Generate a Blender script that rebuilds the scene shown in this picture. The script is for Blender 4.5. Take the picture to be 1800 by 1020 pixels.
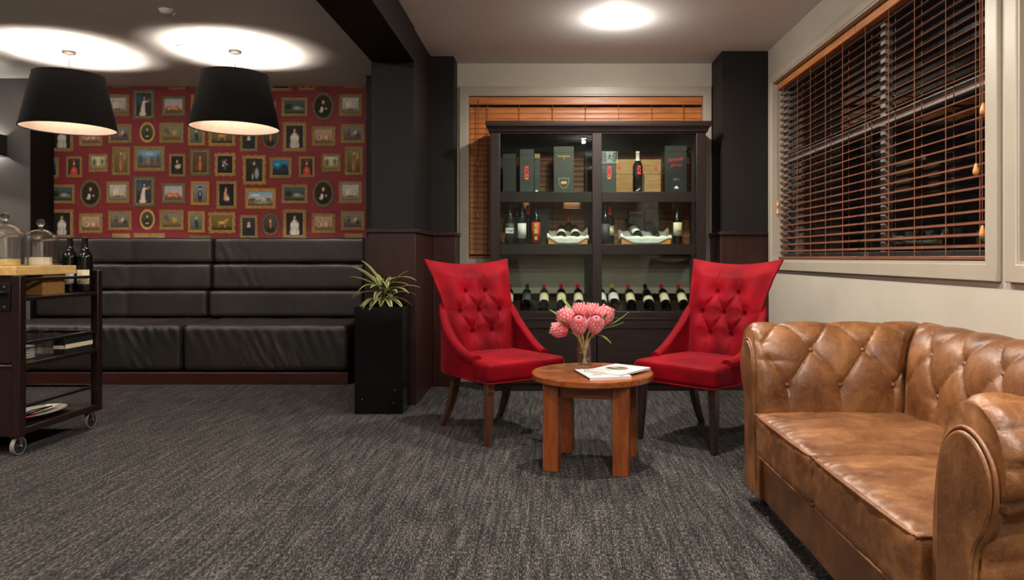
import bpy, bmesh, math, random
from mathutils import Vector, Matrix, noise as mnoise
PI = math.pi
rnd = random.Random(7)
for o in list(bpy.data.objects):
    bpy.data.objects.remove(o)
SC = bpy.context.scene
COL = SC.collection

# ------------------------------------------------------------------ camera
cam_d = bpy.data.cameras.new('camera')
cam_d.sensor_width = 36.0
cam_d.lens = 24.8
cam_d.shift_x = -0.0361
cam_d.shift_y = -0.0317
cam_d.clip_start = 0.02
cam = bpy.data.objects.new('camera', cam_d)
COL.objects.link(cam)
cam.location = (0, 0, 1.05)
cam.rotation_euler = (PI / 2, 0, 0)
SC.camera = cam

# ------------------------------------------------------------------ world (night outside) and exposure
W = bpy.data.worlds.new('night')
SC.world = W
W.use_nodes = True
W.node_tree.nodes['Background'].inputs['Color'].default_value = (0.012, 0.012, 0.013, 1)
W.node_tree.nodes['Background'].inputs['Strength'].default_value = 0.2
SC.view_settings.view_transform = 'Standard'
SC.view_settings.look = 'None'
SC.view_settings.exposure = 0.0
SC.view_settings.gamma = 1.0
SC.view_settings.use_curve_mapping = False

# light levels of the room's lamps, added pendants included (watts / emission strengths); the lamps are built further down
W_DOWN = 50.0        # each recessed ceiling downlight: beam through the lens
W_GLOBE = 17.0       # ... and what its lowered frosted globe spills sideways
S_BULB = 1000.0        # pendant bulbs
W_SCONCE = 1.6
S_EXIT = 7.0
WARM = (1.0, 0.92, 0.82)

# ------------------------------------------------------------------ helpers
def s(r, g, b):
    f = lambda c: (c / 255 / 12.92) if c / 255 <= 0.04045 else ((c / 255 + 0.055) / 1.055) ** 2.4
    return (f(r), f(g), f(b), 1.0)

MATS = {}
def M(name, c1, rough=0.5, c2=None, scale=8.0, stretch=(1, 1, 1), detail=4.0, ramp=(0.35, 0.65), metal=0.0,
      bump=0.0, bscale=60.0, bstretch=None, spec=0.5, sheen=0.0, sheen_tint=None, sheen_rough=0.4, coat=0.0,
      emit=None, estr=0.0, offs=False, rough2=None, distort=0.0):
    m = bpy.data.materials.new(name)
    m.use_nodes = True
    nt = m.node_tree
    b = nt.nodes['Principled BSDF']
    tc = nt.nodes.new('ShaderNodeTexCoord')
    src = tc.outputs['Object']
    if offs:
        oi = nt.nodes.new('ShaderNodeObjectInfo')
        mul = nt.nodes.new('ShaderNodeVectorMath'); mul.operation = 'SCALE'
        mul.inputs[0].default_value = (7.3, 3.1, 5.7)
        nt.links.new(oi.outputs['Random'], mul.inputs['Scale'])
        add = nt.nodes.new('ShaderNodeVectorMath'); add.operation = 'ADD'
        nt.links.new(src, add.inputs[0]); nt.links.new(mul.outputs[0], add.inputs[1])
        src = add.outputs[0]
    mp = nt.nodes.new('ShaderNodeMapping')
    mp.inputs['Scale'].default_value = stretch
    nt.links.new(src, mp.inputs['Vector'])
    nz = nt.nodes.new('ShaderNodeTexNoise')
    nz.inputs['Scale'].default_value = scale
    nz.inputs['Detail'].default_value = detail
    nz.inputs['Distortion'].default_value = distort
    nt.links.new(mp.outputs['Vector'], nz.inputs['Vector'])
    cr = nt.nodes.new('ShaderNodeValToRGB')
    cr.color_ramp.elements[0].position = ramp[0]
    cr.color_ramp.elements[1].position = ramp[1]
    if c2 is None:
        c2 = tuple(min(1, v * 1.12 + 0.0005) for v in c1[:3]) + (1,)
    cr.color_ramp.elements[0].color = c1
    cr.color_ramp.elements[1].color = c2
    nt.links.new(nz.outputs['Fac'], cr.inputs['Fac'])
    nt.links.new(cr.outputs['Color'], b.inputs['Base Color'])
    b.inputs['Roughness'].default_value = rough
    if rough2 is not None:
        mr = nt.nodes.new('ShaderNodeMapRange')
        mr.inputs['To Min'].default_value = rough; mr.inputs['To Max'].default_value = rough2
        nt.links.new(nz.outputs['Fac'], mr.inputs['Value'])
        nt.links.new(mr.outputs['Result'], b.inputs['Roughness'])
    b.inputs['Metallic'].default_value = metal
    b.inputs['Specular IOR Level'].default_value = spec
    b.inputs['Coat Weight'].default_value = coat
    b.inputs['Coat Roughness'].default_value = 0.08
    if sheen:
        b.inputs['Sheen Weight'].default_value = sheen
        b.inputs['Sheen Roughness'].default_value = sheen_rough
        b.inputs['Sheen Tint'].default_value = sheen_tint or (1, 1, 1, 1)
    if emit:
        b.inputs['Emission Color'].default_value = emit
        b.inputs['Emission Strength'].default_value = estr
    if bump:
        n2 = nt.nodes.new('ShaderNodeTexNoise')
        n2.inputs['Scale'].default_value = bscale
        n2.inputs['Detail'].default_value = 5
        if bstretch:
            mp2 = nt.nodes.new('ShaderNodeMapping')
            mp2.inputs['Scale'].default_value = bstretch
            nt.links.new(src, mp2.inputs['Vector'])
            nt.links.new(mp2.outputs['Vector'], n2.inputs['Vector'])
        else:
            nt.links.new(src, n2.inputs['Vector'])
        bp = nt.nodes.new('ShaderNodeBump')
        bp.inputs['Strength'].default_value = bump
        bp.inputs['Distance'].default_value = 0.01
        nt.links.new(n2.outputs['Fac'], bp.inputs['Height'])
        nt.links.new(bp.outputs['Normal'], b.inputs['Normal'])
    MATS[name] = m
    return m

def glass_thin(name, tint=(0.93, 0.96, 0.94, 1), ior=1.5, rough=0.0):
    m = bpy.data.materials.new(name); m.use_nodes = True
    nt = m.node_tree
    nt.nodes.remove(nt.nodes['Principled BSDF'])
    out = nt.nodes['Material Output']
    lw = nt.nodes.new('ShaderNodeLayerWeight'); lw.inputs['Blend'].default_value = 0.5
    r0 = ((ior - 1) / (ior + 1)) ** 2
    pw_ = nt.nodes.new('ShaderNodeMath'); pw_.operation = 'POWER'; pw_.inputs[1].default_value = 5.0
    nt.links.new(lw.outputs['Facing'], pw_.inputs[0])
    fr = nt.nodes.new('ShaderNodeMath'); fr.operation = 'MULTIPLY_ADD'; fr.inputs[1].default_value = 1 - r0; fr.inputs[2].default_value = r0
    nt.links.new(pw_.outputs[0], fr.inputs[0])
    tr = nt.nodes.new('ShaderNodeBsdfTransparent'); tr.inputs['Color'].default_value = tint
    gl = nt.nodes.new('ShaderNodeBsdfGlossy'); gl.inputs['Roughness'].default_value = rough
    mx = nt.nodes.new('ShaderNodeMixShader')
    nt.links.new(fr.outputs[0], mx.inputs[0]); nt.links.new(tr.outputs[0], mx.inputs[1]); nt.links.new(gl.outputs[0], mx.inputs[2])
    nt.links.new(mx.outputs[0], out.inputs['Surface'])
    MATS[name] = m
    return m

def M_col(name, rough=0.6, spec=0.4, sheen=0.0, noise_amt=0.25, nscale=90):
    """printed / natural colour stored on the mesh, with a fine procedural grain"""
    m = bpy.data.materials.new(name); m.use_nodes = True
    nt = m.node_tree; b = nt.nodes['Principled BSDF']
    at = nt.nodes.new('ShaderNodeAttribute'); at.attribute_name = 'Col'
    tc = nt.nodes.new('ShaderNodeTexCoord')
    nz = nt.nodes.new('ShaderNodeTexNoise'); nz.inputs['Scale'].default_value = nscale; nz.inputs['Detail'].default_value = 3
    nt.links.new(tc.outputs['Object'], nz.inputs['Vector'])
    mr = nt.nodes.new('ShaderNodeMapRange')
    mr.inputs['From Min'].default_value = 0.3; mr.inputs['From Max'].default_value = 0.7
    mr.inputs['To Min'].default_value = 1 - noise_amt; mr.inputs['To Max'].default_value = 1 + noise_amt
    nt.links.new(nz.outputs['Fac'], mr.inputs['Value'])
    mul = nt.nodes.new('ShaderNodeVectorMath'); mul.operation = 'SCALE'
    nt.links.new(at.outputs['Color'], mul.inputs[0]); nt.links.new(mr.outputs['Result'], mul.inputs['Scale'])
    nt.links.new(mul.outputs[0], b.inputs['Base Color'])
    b.inputs['Roughness'].default_value = rough
    b.inputs['Specular IOR Level'].default_value = spec
    b.inputs['Sheen Weight'].default_value = sheen
    MATS[name] = m
    return m

class MB:
    def __init__(self):
        self.v = []; self.f = []; self.c = None
    def add(self, vs, fs, cols=None):
        n = len(self.v)
        self.v += [tuple(p) for p in vs]
        self.f += [tuple(i + n for i in f) for f in fs]
        if cols is not None:
            if self.c is None: self.c = []
            self.c += cols
        return self
    def box(self, x0, x1, y0, y1, z0, z1):
        vs = [(x, y, z) for z in (z0, z1) for y in (y0, y1) for x in (x0, x1)]
        return self.add(vs, [(0, 2, 3, 1), (4, 5, 7, 6), (0, 1, 5, 4), (2, 6, 7, 3), (0, 4, 6, 2), (1, 3, 7, 5)])
    def prism(self, poly, a0, a1, axis='y'):
        """poly: list of 2D points, extruded along axis from a0 to a1 (poly coords are the remaining axes in xyz order)"""
        def P(p, a):
            return {'x': (a, p[0], p[1]), 'y': (p[0], a, p[1]), 'z': (p[0], p[1], a)}[axis]
        n = len(poly)
        vs = [P(p, a0) for p in poly] + [P(p, a1) for p in poly]
        fs = [tuple(range(n)), tuple(range(2 * n - 1, n - 1, -1))]
        fs += [(i, i + n, (i + 1) % n + n, (i + 1) % n) for i in range(n)]
        return self.add(vs, fs)
    def lathe(self, prof, seg=24, c=(0, 0, 0), rot=None, colf=None):
        """prof: list of (r, z)"""
        vs = []; fs = []; rings = []; cols = [] if colf else None
        for k, (r, z) in enumerate(prof):
            if r < 1e-6:
                rings.append([len(vs)]); vs.append(Vector((0, 0, z)))
                if colf: cols.append(colf(k, 0))
            else:
                ring = []
                for i in range(seg):
                    a = 2 * PI * i / seg
                    ring.append(len(vs)); vs.append(Vector((r * math.cos(a), r * math.sin(a), z)))
                    if colf: cols.append(colf(k, i))
                rings.append(ring)
        for a, b in zip(rings, rings[1:]):
            if len(a) == 1 and len(b) == 1: continue
            for i in range(seg):
                j = (i + 1) % seg
                if len(a) == 1: fs.append((a[0], b[i], b[j]))
                elif len(b) == 1: fs.append((a[i], b[0], a[j]))
                else: fs.append((a[i], b[i], b[j], a[j]))
        if rot is not None: vs = [rot @ p for p in vs]
        vs = [p + Vector(c) for p in vs]
        return self.add(vs, fs, cols)
    def tube(self, pts, r, seg=8, caps=True, flat=1.0):
        pts = [Vector(p) for p in pts]
        n = len(pts)
        rs = r if isinstance(r, (list, tuple)) else [r] * n
        vs = []; fs = []
        t0 = (pts[1] - pts[0]).normalized()
        up = Vector((0, 0, 1)) if abs(t0.z) < 0.9 else Vector((1, 0, 0))
        a = t0.cross(up).normalized()
        for i, p in enumerate(pts):
            t = (pts[min(i + 1, n - 1)] - pts[max(i - 1, 0)]).normalized()
            a = (a - t * a.dot(t)).normalized()
            b = t.cross(a)
            for k in range(seg):
                w = 2 * PI * k / seg
                vs.append(p + (a * math.cos(w) + b * math.sin(w) * flat) * rs[i])
        for i in range(n - 1):
            for k in range(seg):
                j = (k + 1) % seg
                fs.append((i * seg + k, (i + 1) * seg + k, (i + 1) * seg + j, i * seg + j))
        if caps:
            fs.append(tuple(range(seg))); fs.append(tuple((n - 1) * seg + k for k in range(seg - 1, -1, -1)))
        return self.add(vs, fs)
    def grid(self, fn, nu, nv, closed_u=False, colf=None):
        vs = [fn(i / (nu if closed_u else nu), j / nv) for j in range(nv + 1) for i in range(nu if closed_u else nu + 1)]
        w = nu if closed_u else nu + 1
        fs = []
        for j in range(nv):
            for i in range(nu):
                k = (i + 1) % w
                fs.append((j * w + i, j * w + k, (j + 1) * w + k, (j + 1) * w + i))
        cols = None
        if colf: cols = [colf(i / nu, j / nv) for j in range(nv + 1) for i in range(w)]
        return self.add(vs, fs, cols)
    def mesh(self, name, mat=None, smooth=None, fix=False):
        me = bpy.data.meshes.new(name)
        me.from_pydata(self.v, [], self.f)
        if self.c is not None and len(self.c) == len(self.v):
            at = me.color_attributes.new('Col', 'FLOAT_COLOR', 'POINT')
            for i, c in enumerate(self.c):
                at.data[i].color = (c[0], c[1], c[2], 1)
        bm = bmesh.new(); bm.from_mesh(me)
        if fix: bmesh.ops.remove_doubles(bm, verts=bm.verts, dist=1e-5)
        bmesh.ops.recalc_face_normals(bm, faces=bm.faces)
        bm.to_mesh(me); bm.free()
        if smooth is not None:
            me.polygons.foreach_set('use_smooth', [True] * len(me.polygons))
            if smooth < 179: me.set_sharp_from_angle(angle=math.radians(smooth))
        if mat: me.materials.append(mat)
        me.update()
        return me
    def build(self, name, mat, parent=None, smooth=None, bevel=0, fix=False, label=None, seg=2, stuff=False):
        me = self.mesh(name, mat, smooth, fix)
        o = bpy.data.objects.new(name, me)
        COL.objects.link(o)
        if parent: o.parent = parent
        if bevel:
            md = o.modifiers.new('Bevel', 'BEVEL'); md.width = bevel; md.segments = seg; md.limit_method = 'ANGLE'
            md.angle_limit = math.radians(40)
            if smooth is None:
                me.polygons.foreach_set('use_smooth', [True] * len(me.polygons)); me.set_sharp_from_angle(angle=math.radians(30))
        if label: o['label'] = label
        if stuff: o['kind'] = 'stuff'
        return o

def bx(*a): return MB().box(*a)
def tag(o, label, cat, group=None):
    o['label'] = label; o['category'] = cat
    if group: o['group'] = group
    return o
def thing(name, label, cat, loc=(0, 0, 0), rz=0.0, group=None):
    o = bpy.data.objects.new(name, None)
    o.empty_display_size = 0.1
    COL.objects.link(o); o.location = loc; o.rotation_euler = (0, 0, rz)
    return tag(o, label, cat, group)
def struct(o):
    o['kind'] = 'structure'
    return o
def dup(root, loc=None, rz=None, label=None, group=None):
    r = root.copy(); COL.objects.link(r)
    if loc is not None: r.location = loc
    if rz is not None: r.rotation_euler = (0, 0, rz)
    if label: r['label'] = label
    if group: r['group'] = group
    for ch in list(root.children):
        c = ch.copy(); COL.objects.link(c); c.parent = r
        for g in ch.children:
            d = g.copy(); COL.objects.link(d); d.parent = c
    return r
def lerp(a, b, t): return a + (b - a) * t
def sstep(a, b, x):
    t = max(0.0, min(1.0, (x - a) / (b - a))); return t * t * (3 - 2 * t)
def catmull(P, n):
    out = []; m = len(P)
    for i in range(m - 1):
        p0 = P[max(i - 1, 0)]; p1 = P[i]; p2 = P[i + 1]; p3 = P[min(i + 2, m - 1)]
        for k in range(n):
            t = k / n
            out.append(tuple(0.5 * (2 * b + (c - a) * t + (2 * a - 5 * b + 4 * c - d) * t * t + (3 * b - a - 3 * c + d) * t ** 3)
                             for a, b, c, d in zip(p0, p1, p2, p3)))
    out.append(tuple(P[-1]))
    return out
def rbox(x0, x1, y0, y1, z0, z1, r, n=(8, 8, 4), disp=None):
    """soft cushion: subdivided box with rounded edges; disp(p, nrm) -> displaced p"""
    mb = MB(); idx = {}; vs = []; fs = []
    c = Vector(((x0 + x1) / 2, (y0 + y1) / 2, (z0 + z1) / 2)); h = Vector(((x1 - x0) / 2, (y1 - y0) / 2, (z1 - z0) / 2))
    hi = Vector((max(h.x - r, 0), max(h.y - r, 0), max(h.z - r, 0)))
    def coords(nn, hh):
        # finer towards the rounded rim
        return [hh * math.sin((-1 + 2 * k / nn) * PI / 2) * 0.35 + hh * (-1 + 2 * k / nn) * 0.65 for k in range(nn + 1)]
    cs = [coords(n[a], h[a]) for a in range(3)]
    def vid(i, j, k):
        key = (i, j, k)
        if key not in idx:
            p = Vector((cs[0][i], cs[1][j], cs[2][k]))
            q = Vector([max(-hi[a], min(hi[a], p[a])) for a in range(3)])
            d = p - q
            nrm = d.normalized() if d.length > 1e-9 else Vector((0, 0, 1))
            pp = q + nrm * r + c
            if disp: pp = disp(pp, nrm)
            idx[key] = len(vs); vs.append(pp)
        return idx[key]
    nx, ny, nz = n
    for i in range(nx):
        for j in range(ny):
            for k in (0, nz):
                fs.append((vid(i, j, k), vid(i + 1, j, k), vid(i + 1, j + 1, k), vid(i, j + 1, k)))
    for i in range(nx):
        for k in range(nz):
            for j in (0, ny):
                fs.append((vid(i, j, k), vid(i + 1, j, k), vid(i + 1, j, k + 1), vid(i, j, k + 1)))
    for j in range(ny):
        for k in range(nz):
            for i in (0, nx):
                fs.append((vid(i, j, k), vid(i, j + 1, k), vid(i, j + 1, k + 1), vid(i, j, k + 1)))
    return mb.add(vs, fs)
def slab_holes(us, vs_, holes, t0, t1, axis):
    """thick connected wall: cells of the grid us x vs_ minus those in holes; axis is the thickness axis"""
    def P(u, v, t): return {'x': (t, u, v), 'y': (u, t, v), 'z': (u, v, t)}[axis]
    mb = MB(); idx = {}; V = []; F = []
    def vid(i, j, k):
        if (i, j, k) not in idx:
            idx[(i, j, k)] = len(V); V.append(P(us[i], vs_[j], (t0, t1)[k]))
        return idx[(i, j, k)]
    nu, nv = len(us) - 1, len(vs_) - 1
    solid = lambda i, j: 0 <= i < nu and 0 <= j < nv and (i, j) not in holes
    for i in range(nu):
        for j in range(nv):
            if not solid(i, j): continue
            for k in (0, 1):
                F.append((vid(i, j, k), vid(i + 1, j, k), vid(i + 1, j + 1, k), vid(i, j + 1, k)))
            if not solid(i - 1, j): F.append((vid(i, j, 0), vid(i, j + 1, 0), vid(i, j + 1, 1), vid(i, j, 1)))
            if not solid(i + 1, j): F.append((vid(i + 1, j, 0), vid(i + 1, j + 1, 0), vid(i + 1, j + 1, 1), vid(i + 1, j, 1)))
            if not solid(i, j - 1): F.append((vid(i, j, 0), vid(i + 1, j, 0), vid(i + 1, j, 1), vid(i, j, 1)))
            if not solid(i, j + 1): F.append((vid(i, j + 1, 0), vid(i + 1, j + 1, 0), vid(i + 1, j + 1, 1), vid(i, j + 1, 1)))
    return mb.add(V, F)
def frame(u0, u1, v0, v1, w, t0, t1, axis):
    return slab_holes([u0, u0 + w, u1 - w, u1], [v0, v0 + w, v1 - w, v1], {(1, 1)}, t0, t1, axis)
def text(name, body, size, mat, parent, loc, rot=(PI / 2, 0, 0), shear=0.0, sx=1.0, bold=0.0):
    cu = bpy.data.curves.new(name, 'FONT'); cu.body = body; cu.size = size
    cu.align_x = 'CENTER'; cu.align_y = 'CENTER'; cu.extrude = 0.0004; cu.shear = shear; cu.offset = bold
    tmp = bpy.data.objects.new(name, cu); COL.objects.link(tmp)
    dg = bpy.context.evaluated_depsgraph_get(); dg.update()
    me = bpy.data.meshes.new_from_object(tmp.evaluated_get(dg))
    bpy.data.objects.remove(tmp)
    me.materials.clear(); me.materials.append(mat)
    o = bpy.data.objects.new(name, me); COL.objects.link(o)
    o.parent = parent; o.location = loc; o.rotation_euler = rot; o.scale = (sx, 1, 1)
    return o

# ------------------------------------------------------------------ materials
def carpet_mat():
    m = bpy.data.materials.new('carpet_loop'); m.use_nodes = True
    nt = m.node_tree; b = nt.nodes['Principled BSDF']; L = nt.links.new
    tc = nt.nodes.new('ShaderNodeTexCoord')
    def nz(st, scale, detail, rough=0.5):
        mp = nt.nodes.new('ShaderNodeMapping'); mp.inputs['Scale'].default_value = st
        L(tc.outputs['Object'], mp.inputs['Vector'])
        n = nt.nodes.new('ShaderNodeTexNoise'); n.inputs['Scale'].default_value = scale; n.inputs['Detail'].default_value = detail
        n.inputs['Roughness'].default_value = rough
        L(mp.outputs['Vector'], n.inputs['Vector']); return n
    fine = nz((1, 0.20, 1), 230, 2.5, 0.65)
    streak = nz((1, 0.06, 1), 60, 2)
    big = nz((1, 0.35, 1), 1.6, 3)
    mx = nt.nodes.new('ShaderNodeMath'); mx.operation = 'MULTIPLY_ADD'; mx.inputs[1].default_value = 0.35
    L(streak.outputs['Fac'], mx.inputs[0]); L(fine.outputs['Fac'], mx.inputs[2])
    cr = nt.nodes.new('ShaderNodeValToRGB'); e = cr.color_ramp.elements
    e[0].position = 0.56; e[0].color = (0.009, 0.0082, 0.0078, 1)
    e[1].position = 0.84; e[1].color = (0.125, 0.115, 0.108, 1)
    k = e.new(0.68); k.color = (0.027, 0.0248, 0.0235, 1)
    L(mx.outputs[0], cr.inputs['Fac'])
    m2 = nt.nodes.new('ShaderNodeMapRange'); m2.inputs['From Min'].default_value = 0.3; m2.inputs['From Max'].default_value = 0.7
    m2.inputs['To Min'].default_value = 0.86; m2.inputs['To Max'].default_value = 1.14
    L(big.outputs['Fac'], m2.inputs['Value'])
    sc = nt.nodes.new('ShaderNodeVectorMath'); sc.operation = 'SCALE'
    L(cr.outputs['Color'], sc.inputs[0]); L(m2.outputs['Result'], sc.inputs['Scale'])
    L(sc.outputs[0], b.inputs['Base Color'])
    b.inputs['Roughness'].default_value = 0.95; b.inputs['Specular IOR Level'].default_value = 0.1
    bp = nt.nodes.new('ShaderNodeBump'); bp.inputs['Strength'].default_value = 0.6; bp.inputs['Distance'].default_value = 0.004
    L(mx.outputs[0], bp.inputs['Height']); L(bp.outputs['Normal'], b.inputs['Normal'])
    return m
def leather_mat():
    m = bpy.data.materials.new('tan_leather'); m.use_nodes = True
    nt = m.node_tree; b = nt.nodes['Principled BSDF']; L = nt.links.new
    tc = nt.nodes.new('ShaderNodeTexCoord')
    def nz(scale, detail, dist=0.0, rough=0.55):
        n = nt.nodes.new('ShaderNodeTexNoise'); n.inputs['Scale'].default_value = scale; n.inputs['Detail'].default_value = detail
        n.inputs['Distortion'].default_value = dist; n.inputs['Roughness'].default_value = rough
        L(tc.outputs['Object'], n.inputs['Vector']); return n
    a = nz(6.5, 8, 0.5, 0.62); f = nz(30, 7, 1.0, 0.66)
    cr = nt.nodes.new('ShaderNodeValToRGB'); e = cr.color_ramp.elements
    e[0].position = 0.30; e[0].color = s(76, 43, 20)
    e[1].position = 0.74; e[1].color = s(142, 97, 57)
    k = e.new(0.52); k.color = s(108, 66, 34)
    L(a.outputs['Fac'], cr.inputs['Fac'])
    # pale scuff veins
    sb = nt.nodes.new('ShaderNodeMath'); sb.operation = 'SUBTRACT'; sb.inputs[1].default_value = 0.5; L(f.outputs['Fac'], sb.inputs[0])
    ab = nt.nodes.new('ShaderNodeMath'); ab.operation = 'ABSOLUTE'; L(sb.outputs[0], ab.inputs[0])
    mr = nt.nodes.new('ShaderNodeMapRange'); mr.inputs['From Min'].default_value = 0.0; mr.inputs['From Max'].default_value = 0.016
    mr.inputs['To Min'].default_value = 0.34; mr.inputs['To Max'].default_value = 0.0
    L(ab.outputs[0], mr.inputs['Value'])
    mx = nt.nodes.new('ShaderNodeMix'); mx.data_type = 'RGBA'
    L(mr.outputs['Result'], mx.inputs['Factor']); L(cr.outputs['Color'], mx.inputs['A']); mx.inputs['B'].default_value = s(168, 122, 82)
    L(mx.outputs['Result'], b.inputs['Base Color'])
    rr = nt.nodes.new('ShaderNodeMapRange'); rr.inputs['To Min'].default_value = 0.30; rr.inputs['To Max'].default_value = 0.52
    L(a.outputs['Fac'], rr.inputs['Value']); L(rr.outputs['Result'], b.inputs['Roughness'])
    bp = nt.nodes.new('ShaderNodeBump'); bp.inputs['Strength'].default_value = 0.28; bp.inputs['Distance'].default_value = 0.006
    L(f.outputs['Fac'], bp.inputs['Height']); L(bp.outputs['Normal'], b.inputs['Normal'])
    return m
carpet = carpet_mat()
leather = leather_mat()
greige = M('greige_paint', s(176, 168, 154), 0.55, s(182, 174, 161), 3, bump=0.05, bscale=160)
casing = M('casing_paint', s(158, 148, 133), 0.4, s(164, 154, 139), 4)
ceil_m = M('ceiling_paint', s(222, 222, 222), 0.8, s(226, 226, 226), 2)
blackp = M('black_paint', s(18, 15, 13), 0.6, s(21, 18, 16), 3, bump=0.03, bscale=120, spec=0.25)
greyp = M('charcoal_paint', s(74, 72, 72), 0.6, s(79, 77, 77), 3)
wainsc = M('dark_wainscot_wood', s(34, 15, 12), 0.38, s(47, 21, 16), 3, (14, 14, 1), spec=0.35, bump=0.04, bscale=14, bstretch=(20, 20, 1))
redpaper = M('red_wallpaper', s(112, 24, 32), 0.7, s(128, 30, 38), 40, bump=0.03, bscale=300)
espresso = M('espresso_wood', s(24, 15, 13), 0.4, s(34, 23, 20), 4, (1, 10, 14), spec=0.3, bump=0.05, bscale=10, bstretch=(1, 14, 20))
espresso_v = M('espresso_wood_upright', s(24, 15, 13), 0.4, s(34, 23, 20), 4, (14, 10, 1), spec=0.3, bump=0.05, bscale=10, bstretch=(20, 14, 1))
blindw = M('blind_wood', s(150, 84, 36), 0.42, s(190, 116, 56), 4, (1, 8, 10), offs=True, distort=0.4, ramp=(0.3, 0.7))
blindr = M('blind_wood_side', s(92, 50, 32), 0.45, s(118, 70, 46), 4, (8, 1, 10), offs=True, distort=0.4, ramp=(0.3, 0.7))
cordm = M('blind_cord', s(120, 70, 40), 0.8)
tassel = M('tassel_wood', s(196, 128, 66), 0.4, s(214, 150, 86), 30)
alum = M('sash_aluminium', s(108, 106, 104), 0.5)
glass = glass_thin('window_glass', (0.90, 0.93, 0.92, 1), 1.5)
cabglass = glass_thin('cabinet_glass', (0.88, 0.93, 0.90, 1), 1.38)
clear = glass_thin('clear_glass', (0.985, 0.99, 0.985, 1), 1.62)
domeglass = glass_thin('dome_glass', (0.985, 0.988, 0.98, 1), 1.95)
velvet = M('red_velvet', s(70, 0, 7), 0.72, s(130, 4, 19), 4, detail=5, ramp=(0.28, 0.70), sheen=0.55, sheen_tint=(1.0, 0.16, 0.22, 1), sheen_rough=0.24, spec=0.08, bump=0.04, bscale=220)
legwood = M('chair_leg_wood', s(58, 34, 24), 0.35, s(74, 44, 30), 5, (10, 10, 1))
legdark = M('chair_leg_dark', s(34, 24, 21), 0.35, s(44, 31, 27), 5, (10, 10, 1))
blackl = M('black_leather', s(27, 23, 20), 0.47, s(36, 31, 27), 3, bump=0.25, bscale=5, bstretch=(4.0, 3, 1.0))
plinthw = M('red_plinth_wood', s(44, 14, 10), 0.4, s(58, 19, 12), 4, (1, 10, 14))
tablew = M('table_wood', s(108, 52, 22), 0.26, s(146, 80, 38), 4, (2, 16, 16), distort=0.5, coat=0.25, ramp=(0.3, 0.7))
tablewv = M('table_wood_upright', s(100, 46, 17), 0.34, s(132, 68, 30), 4, (16, 16, 2), distort=0.5, ramp=(0.3, 0.7))
gloss_b = M('gloss_black', s(6, 6, 6), 0.12, s(8, 8, 8), 3, spec=0.35)
matt_b = M('matt_black', s(22, 20, 19), 0.7, s(26, 24, 22), 12)
shade_o = M('shade_black_fabric', s(11, 10, 9), 0.9, s(15, 13, 12), 300, spec=0.2)
shade_i = M('shade_copper_lining', (0.165, 0.118, 0.092, 1), 0.45, (0.18, 0.128, 0.10, 1), 30, metal=0.0)
chrome = M('chrome', s(200, 200, 200), 0.12, metal=1.0)
steel = M('brushed_steel', s(160, 158, 155), 0.35, metal=1.0)
trolleyw = M('trolley_wood', s(23, 10, 9), 0.36, s(32, 14, 12), 5, (10, 10, 2))
ironm = M('black_iron', s(18, 17, 17), 0.45, metal=0.4)
boardw = M('maple_board', s(206, 164, 98), 0.42, s(226, 188, 124), 5, (10, 2, 10), distort=0.3)
crate_w = M('crate_wood', s(132, 92, 48), 0.5, s(152, 112, 64), 5, (2, 12, 12))
crate_o = M('orange_crate_wood', s(196, 128, 50), 0.5, s(214, 148, 66), 5, (2, 12, 12))
linen = M('white_linen', s(206, 204, 198), 0.85, s(222, 220, 214), 20, bump=0.1, bscale=150)
bottle_g = M('dark_bottle_glass', s(8, 9, 9), 0.06, s(12, 13, 12), 5, coat=0.3)
paper_w = M('white_label_paper', s(206, 202, 198), 0.6, s(214, 211, 206), 60)
paper_c = M('cream_label_paper', s(206, 192, 160), 0.6, s(216, 203, 172), 60)
paper_k = M('dark_label_paper', s(52, 52, 54), 0.6, s(66, 66, 68), 60)
paper_r = M('red_label_paper', s(170, 30, 34), 0.55, s(190, 60, 44), 60)
paper_p = M('pink_label_paper', s(206, 150, 128), 0.6, s(214, 162, 140), 60)
cap_r = M('red_capsule', s(196, 18, 26), 0.35, s(206, 24, 30), 40)
cap_k = M('black_capsule', s(20, 19, 19), 0.3, s(26, 24, 24), 40)
cap_w = M('pale_capsule', s(190, 176, 170), 0.35, s(200, 186, 180), 40)
cap_y = M('yellow_capsule', s(200, 170, 50), 0.4, s(210, 180, 60), 40)
box_d = M('charcoal_card', s(43, 46, 44), 0.55, s(50, 53, 51), 12)
box_o = M('olive_card', s(48, 47, 39), 0.5, s(55, 53, 45), 12)
box_k = M('black_card', s(18, 20, 19), 0.5, s(23, 25, 24), 12)
ink_red = M('red_ink', s(236, 40, 50), 0.5, s(240, 50, 56), 40)
ink_dred = M('dark_red_ink', s(176, 26, 36), 0.5, s(184, 32, 40), 40)
ink_gold = M('gold_ink', s(190, 150, 50), 0.4, s(204, 166, 70), 40)
ink_w = M('white_ink', s(220, 220, 214), 0.5, s(226, 226, 220), 40)
ink_grey = M('grey_ink', s(120, 118, 110), 0.5, s(130, 128, 120), 40)
print_m = M_col('wallpaper_print', 0.7, 0.25, noise_amt=0.35, nscale=120)
petal_m = M_col('petal_colour', 0.6, 0.3, sheen=0.2, noise_amt=0.12, nscale=160)
leaf_m = M_col('leaf_colour', 0.45, 0.4, noise_amt=0.18, nscale=60)
cover_m = M_col('magazine_print', 0.25, 0.5, noise_amt=0.05)
cheese_c = M('cream_cheese_rind', s(226, 214, 188), 0.6, s(236, 226, 204), 20, bump=0.1)
cheese_y = M('yellow_cheese', s(214, 172, 84), 0.55, s(226, 190, 110), 20, bump=0.1)
herb = M('herb_green', s(90, 120, 44), 0.6, s(120, 146, 60), 30)
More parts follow.
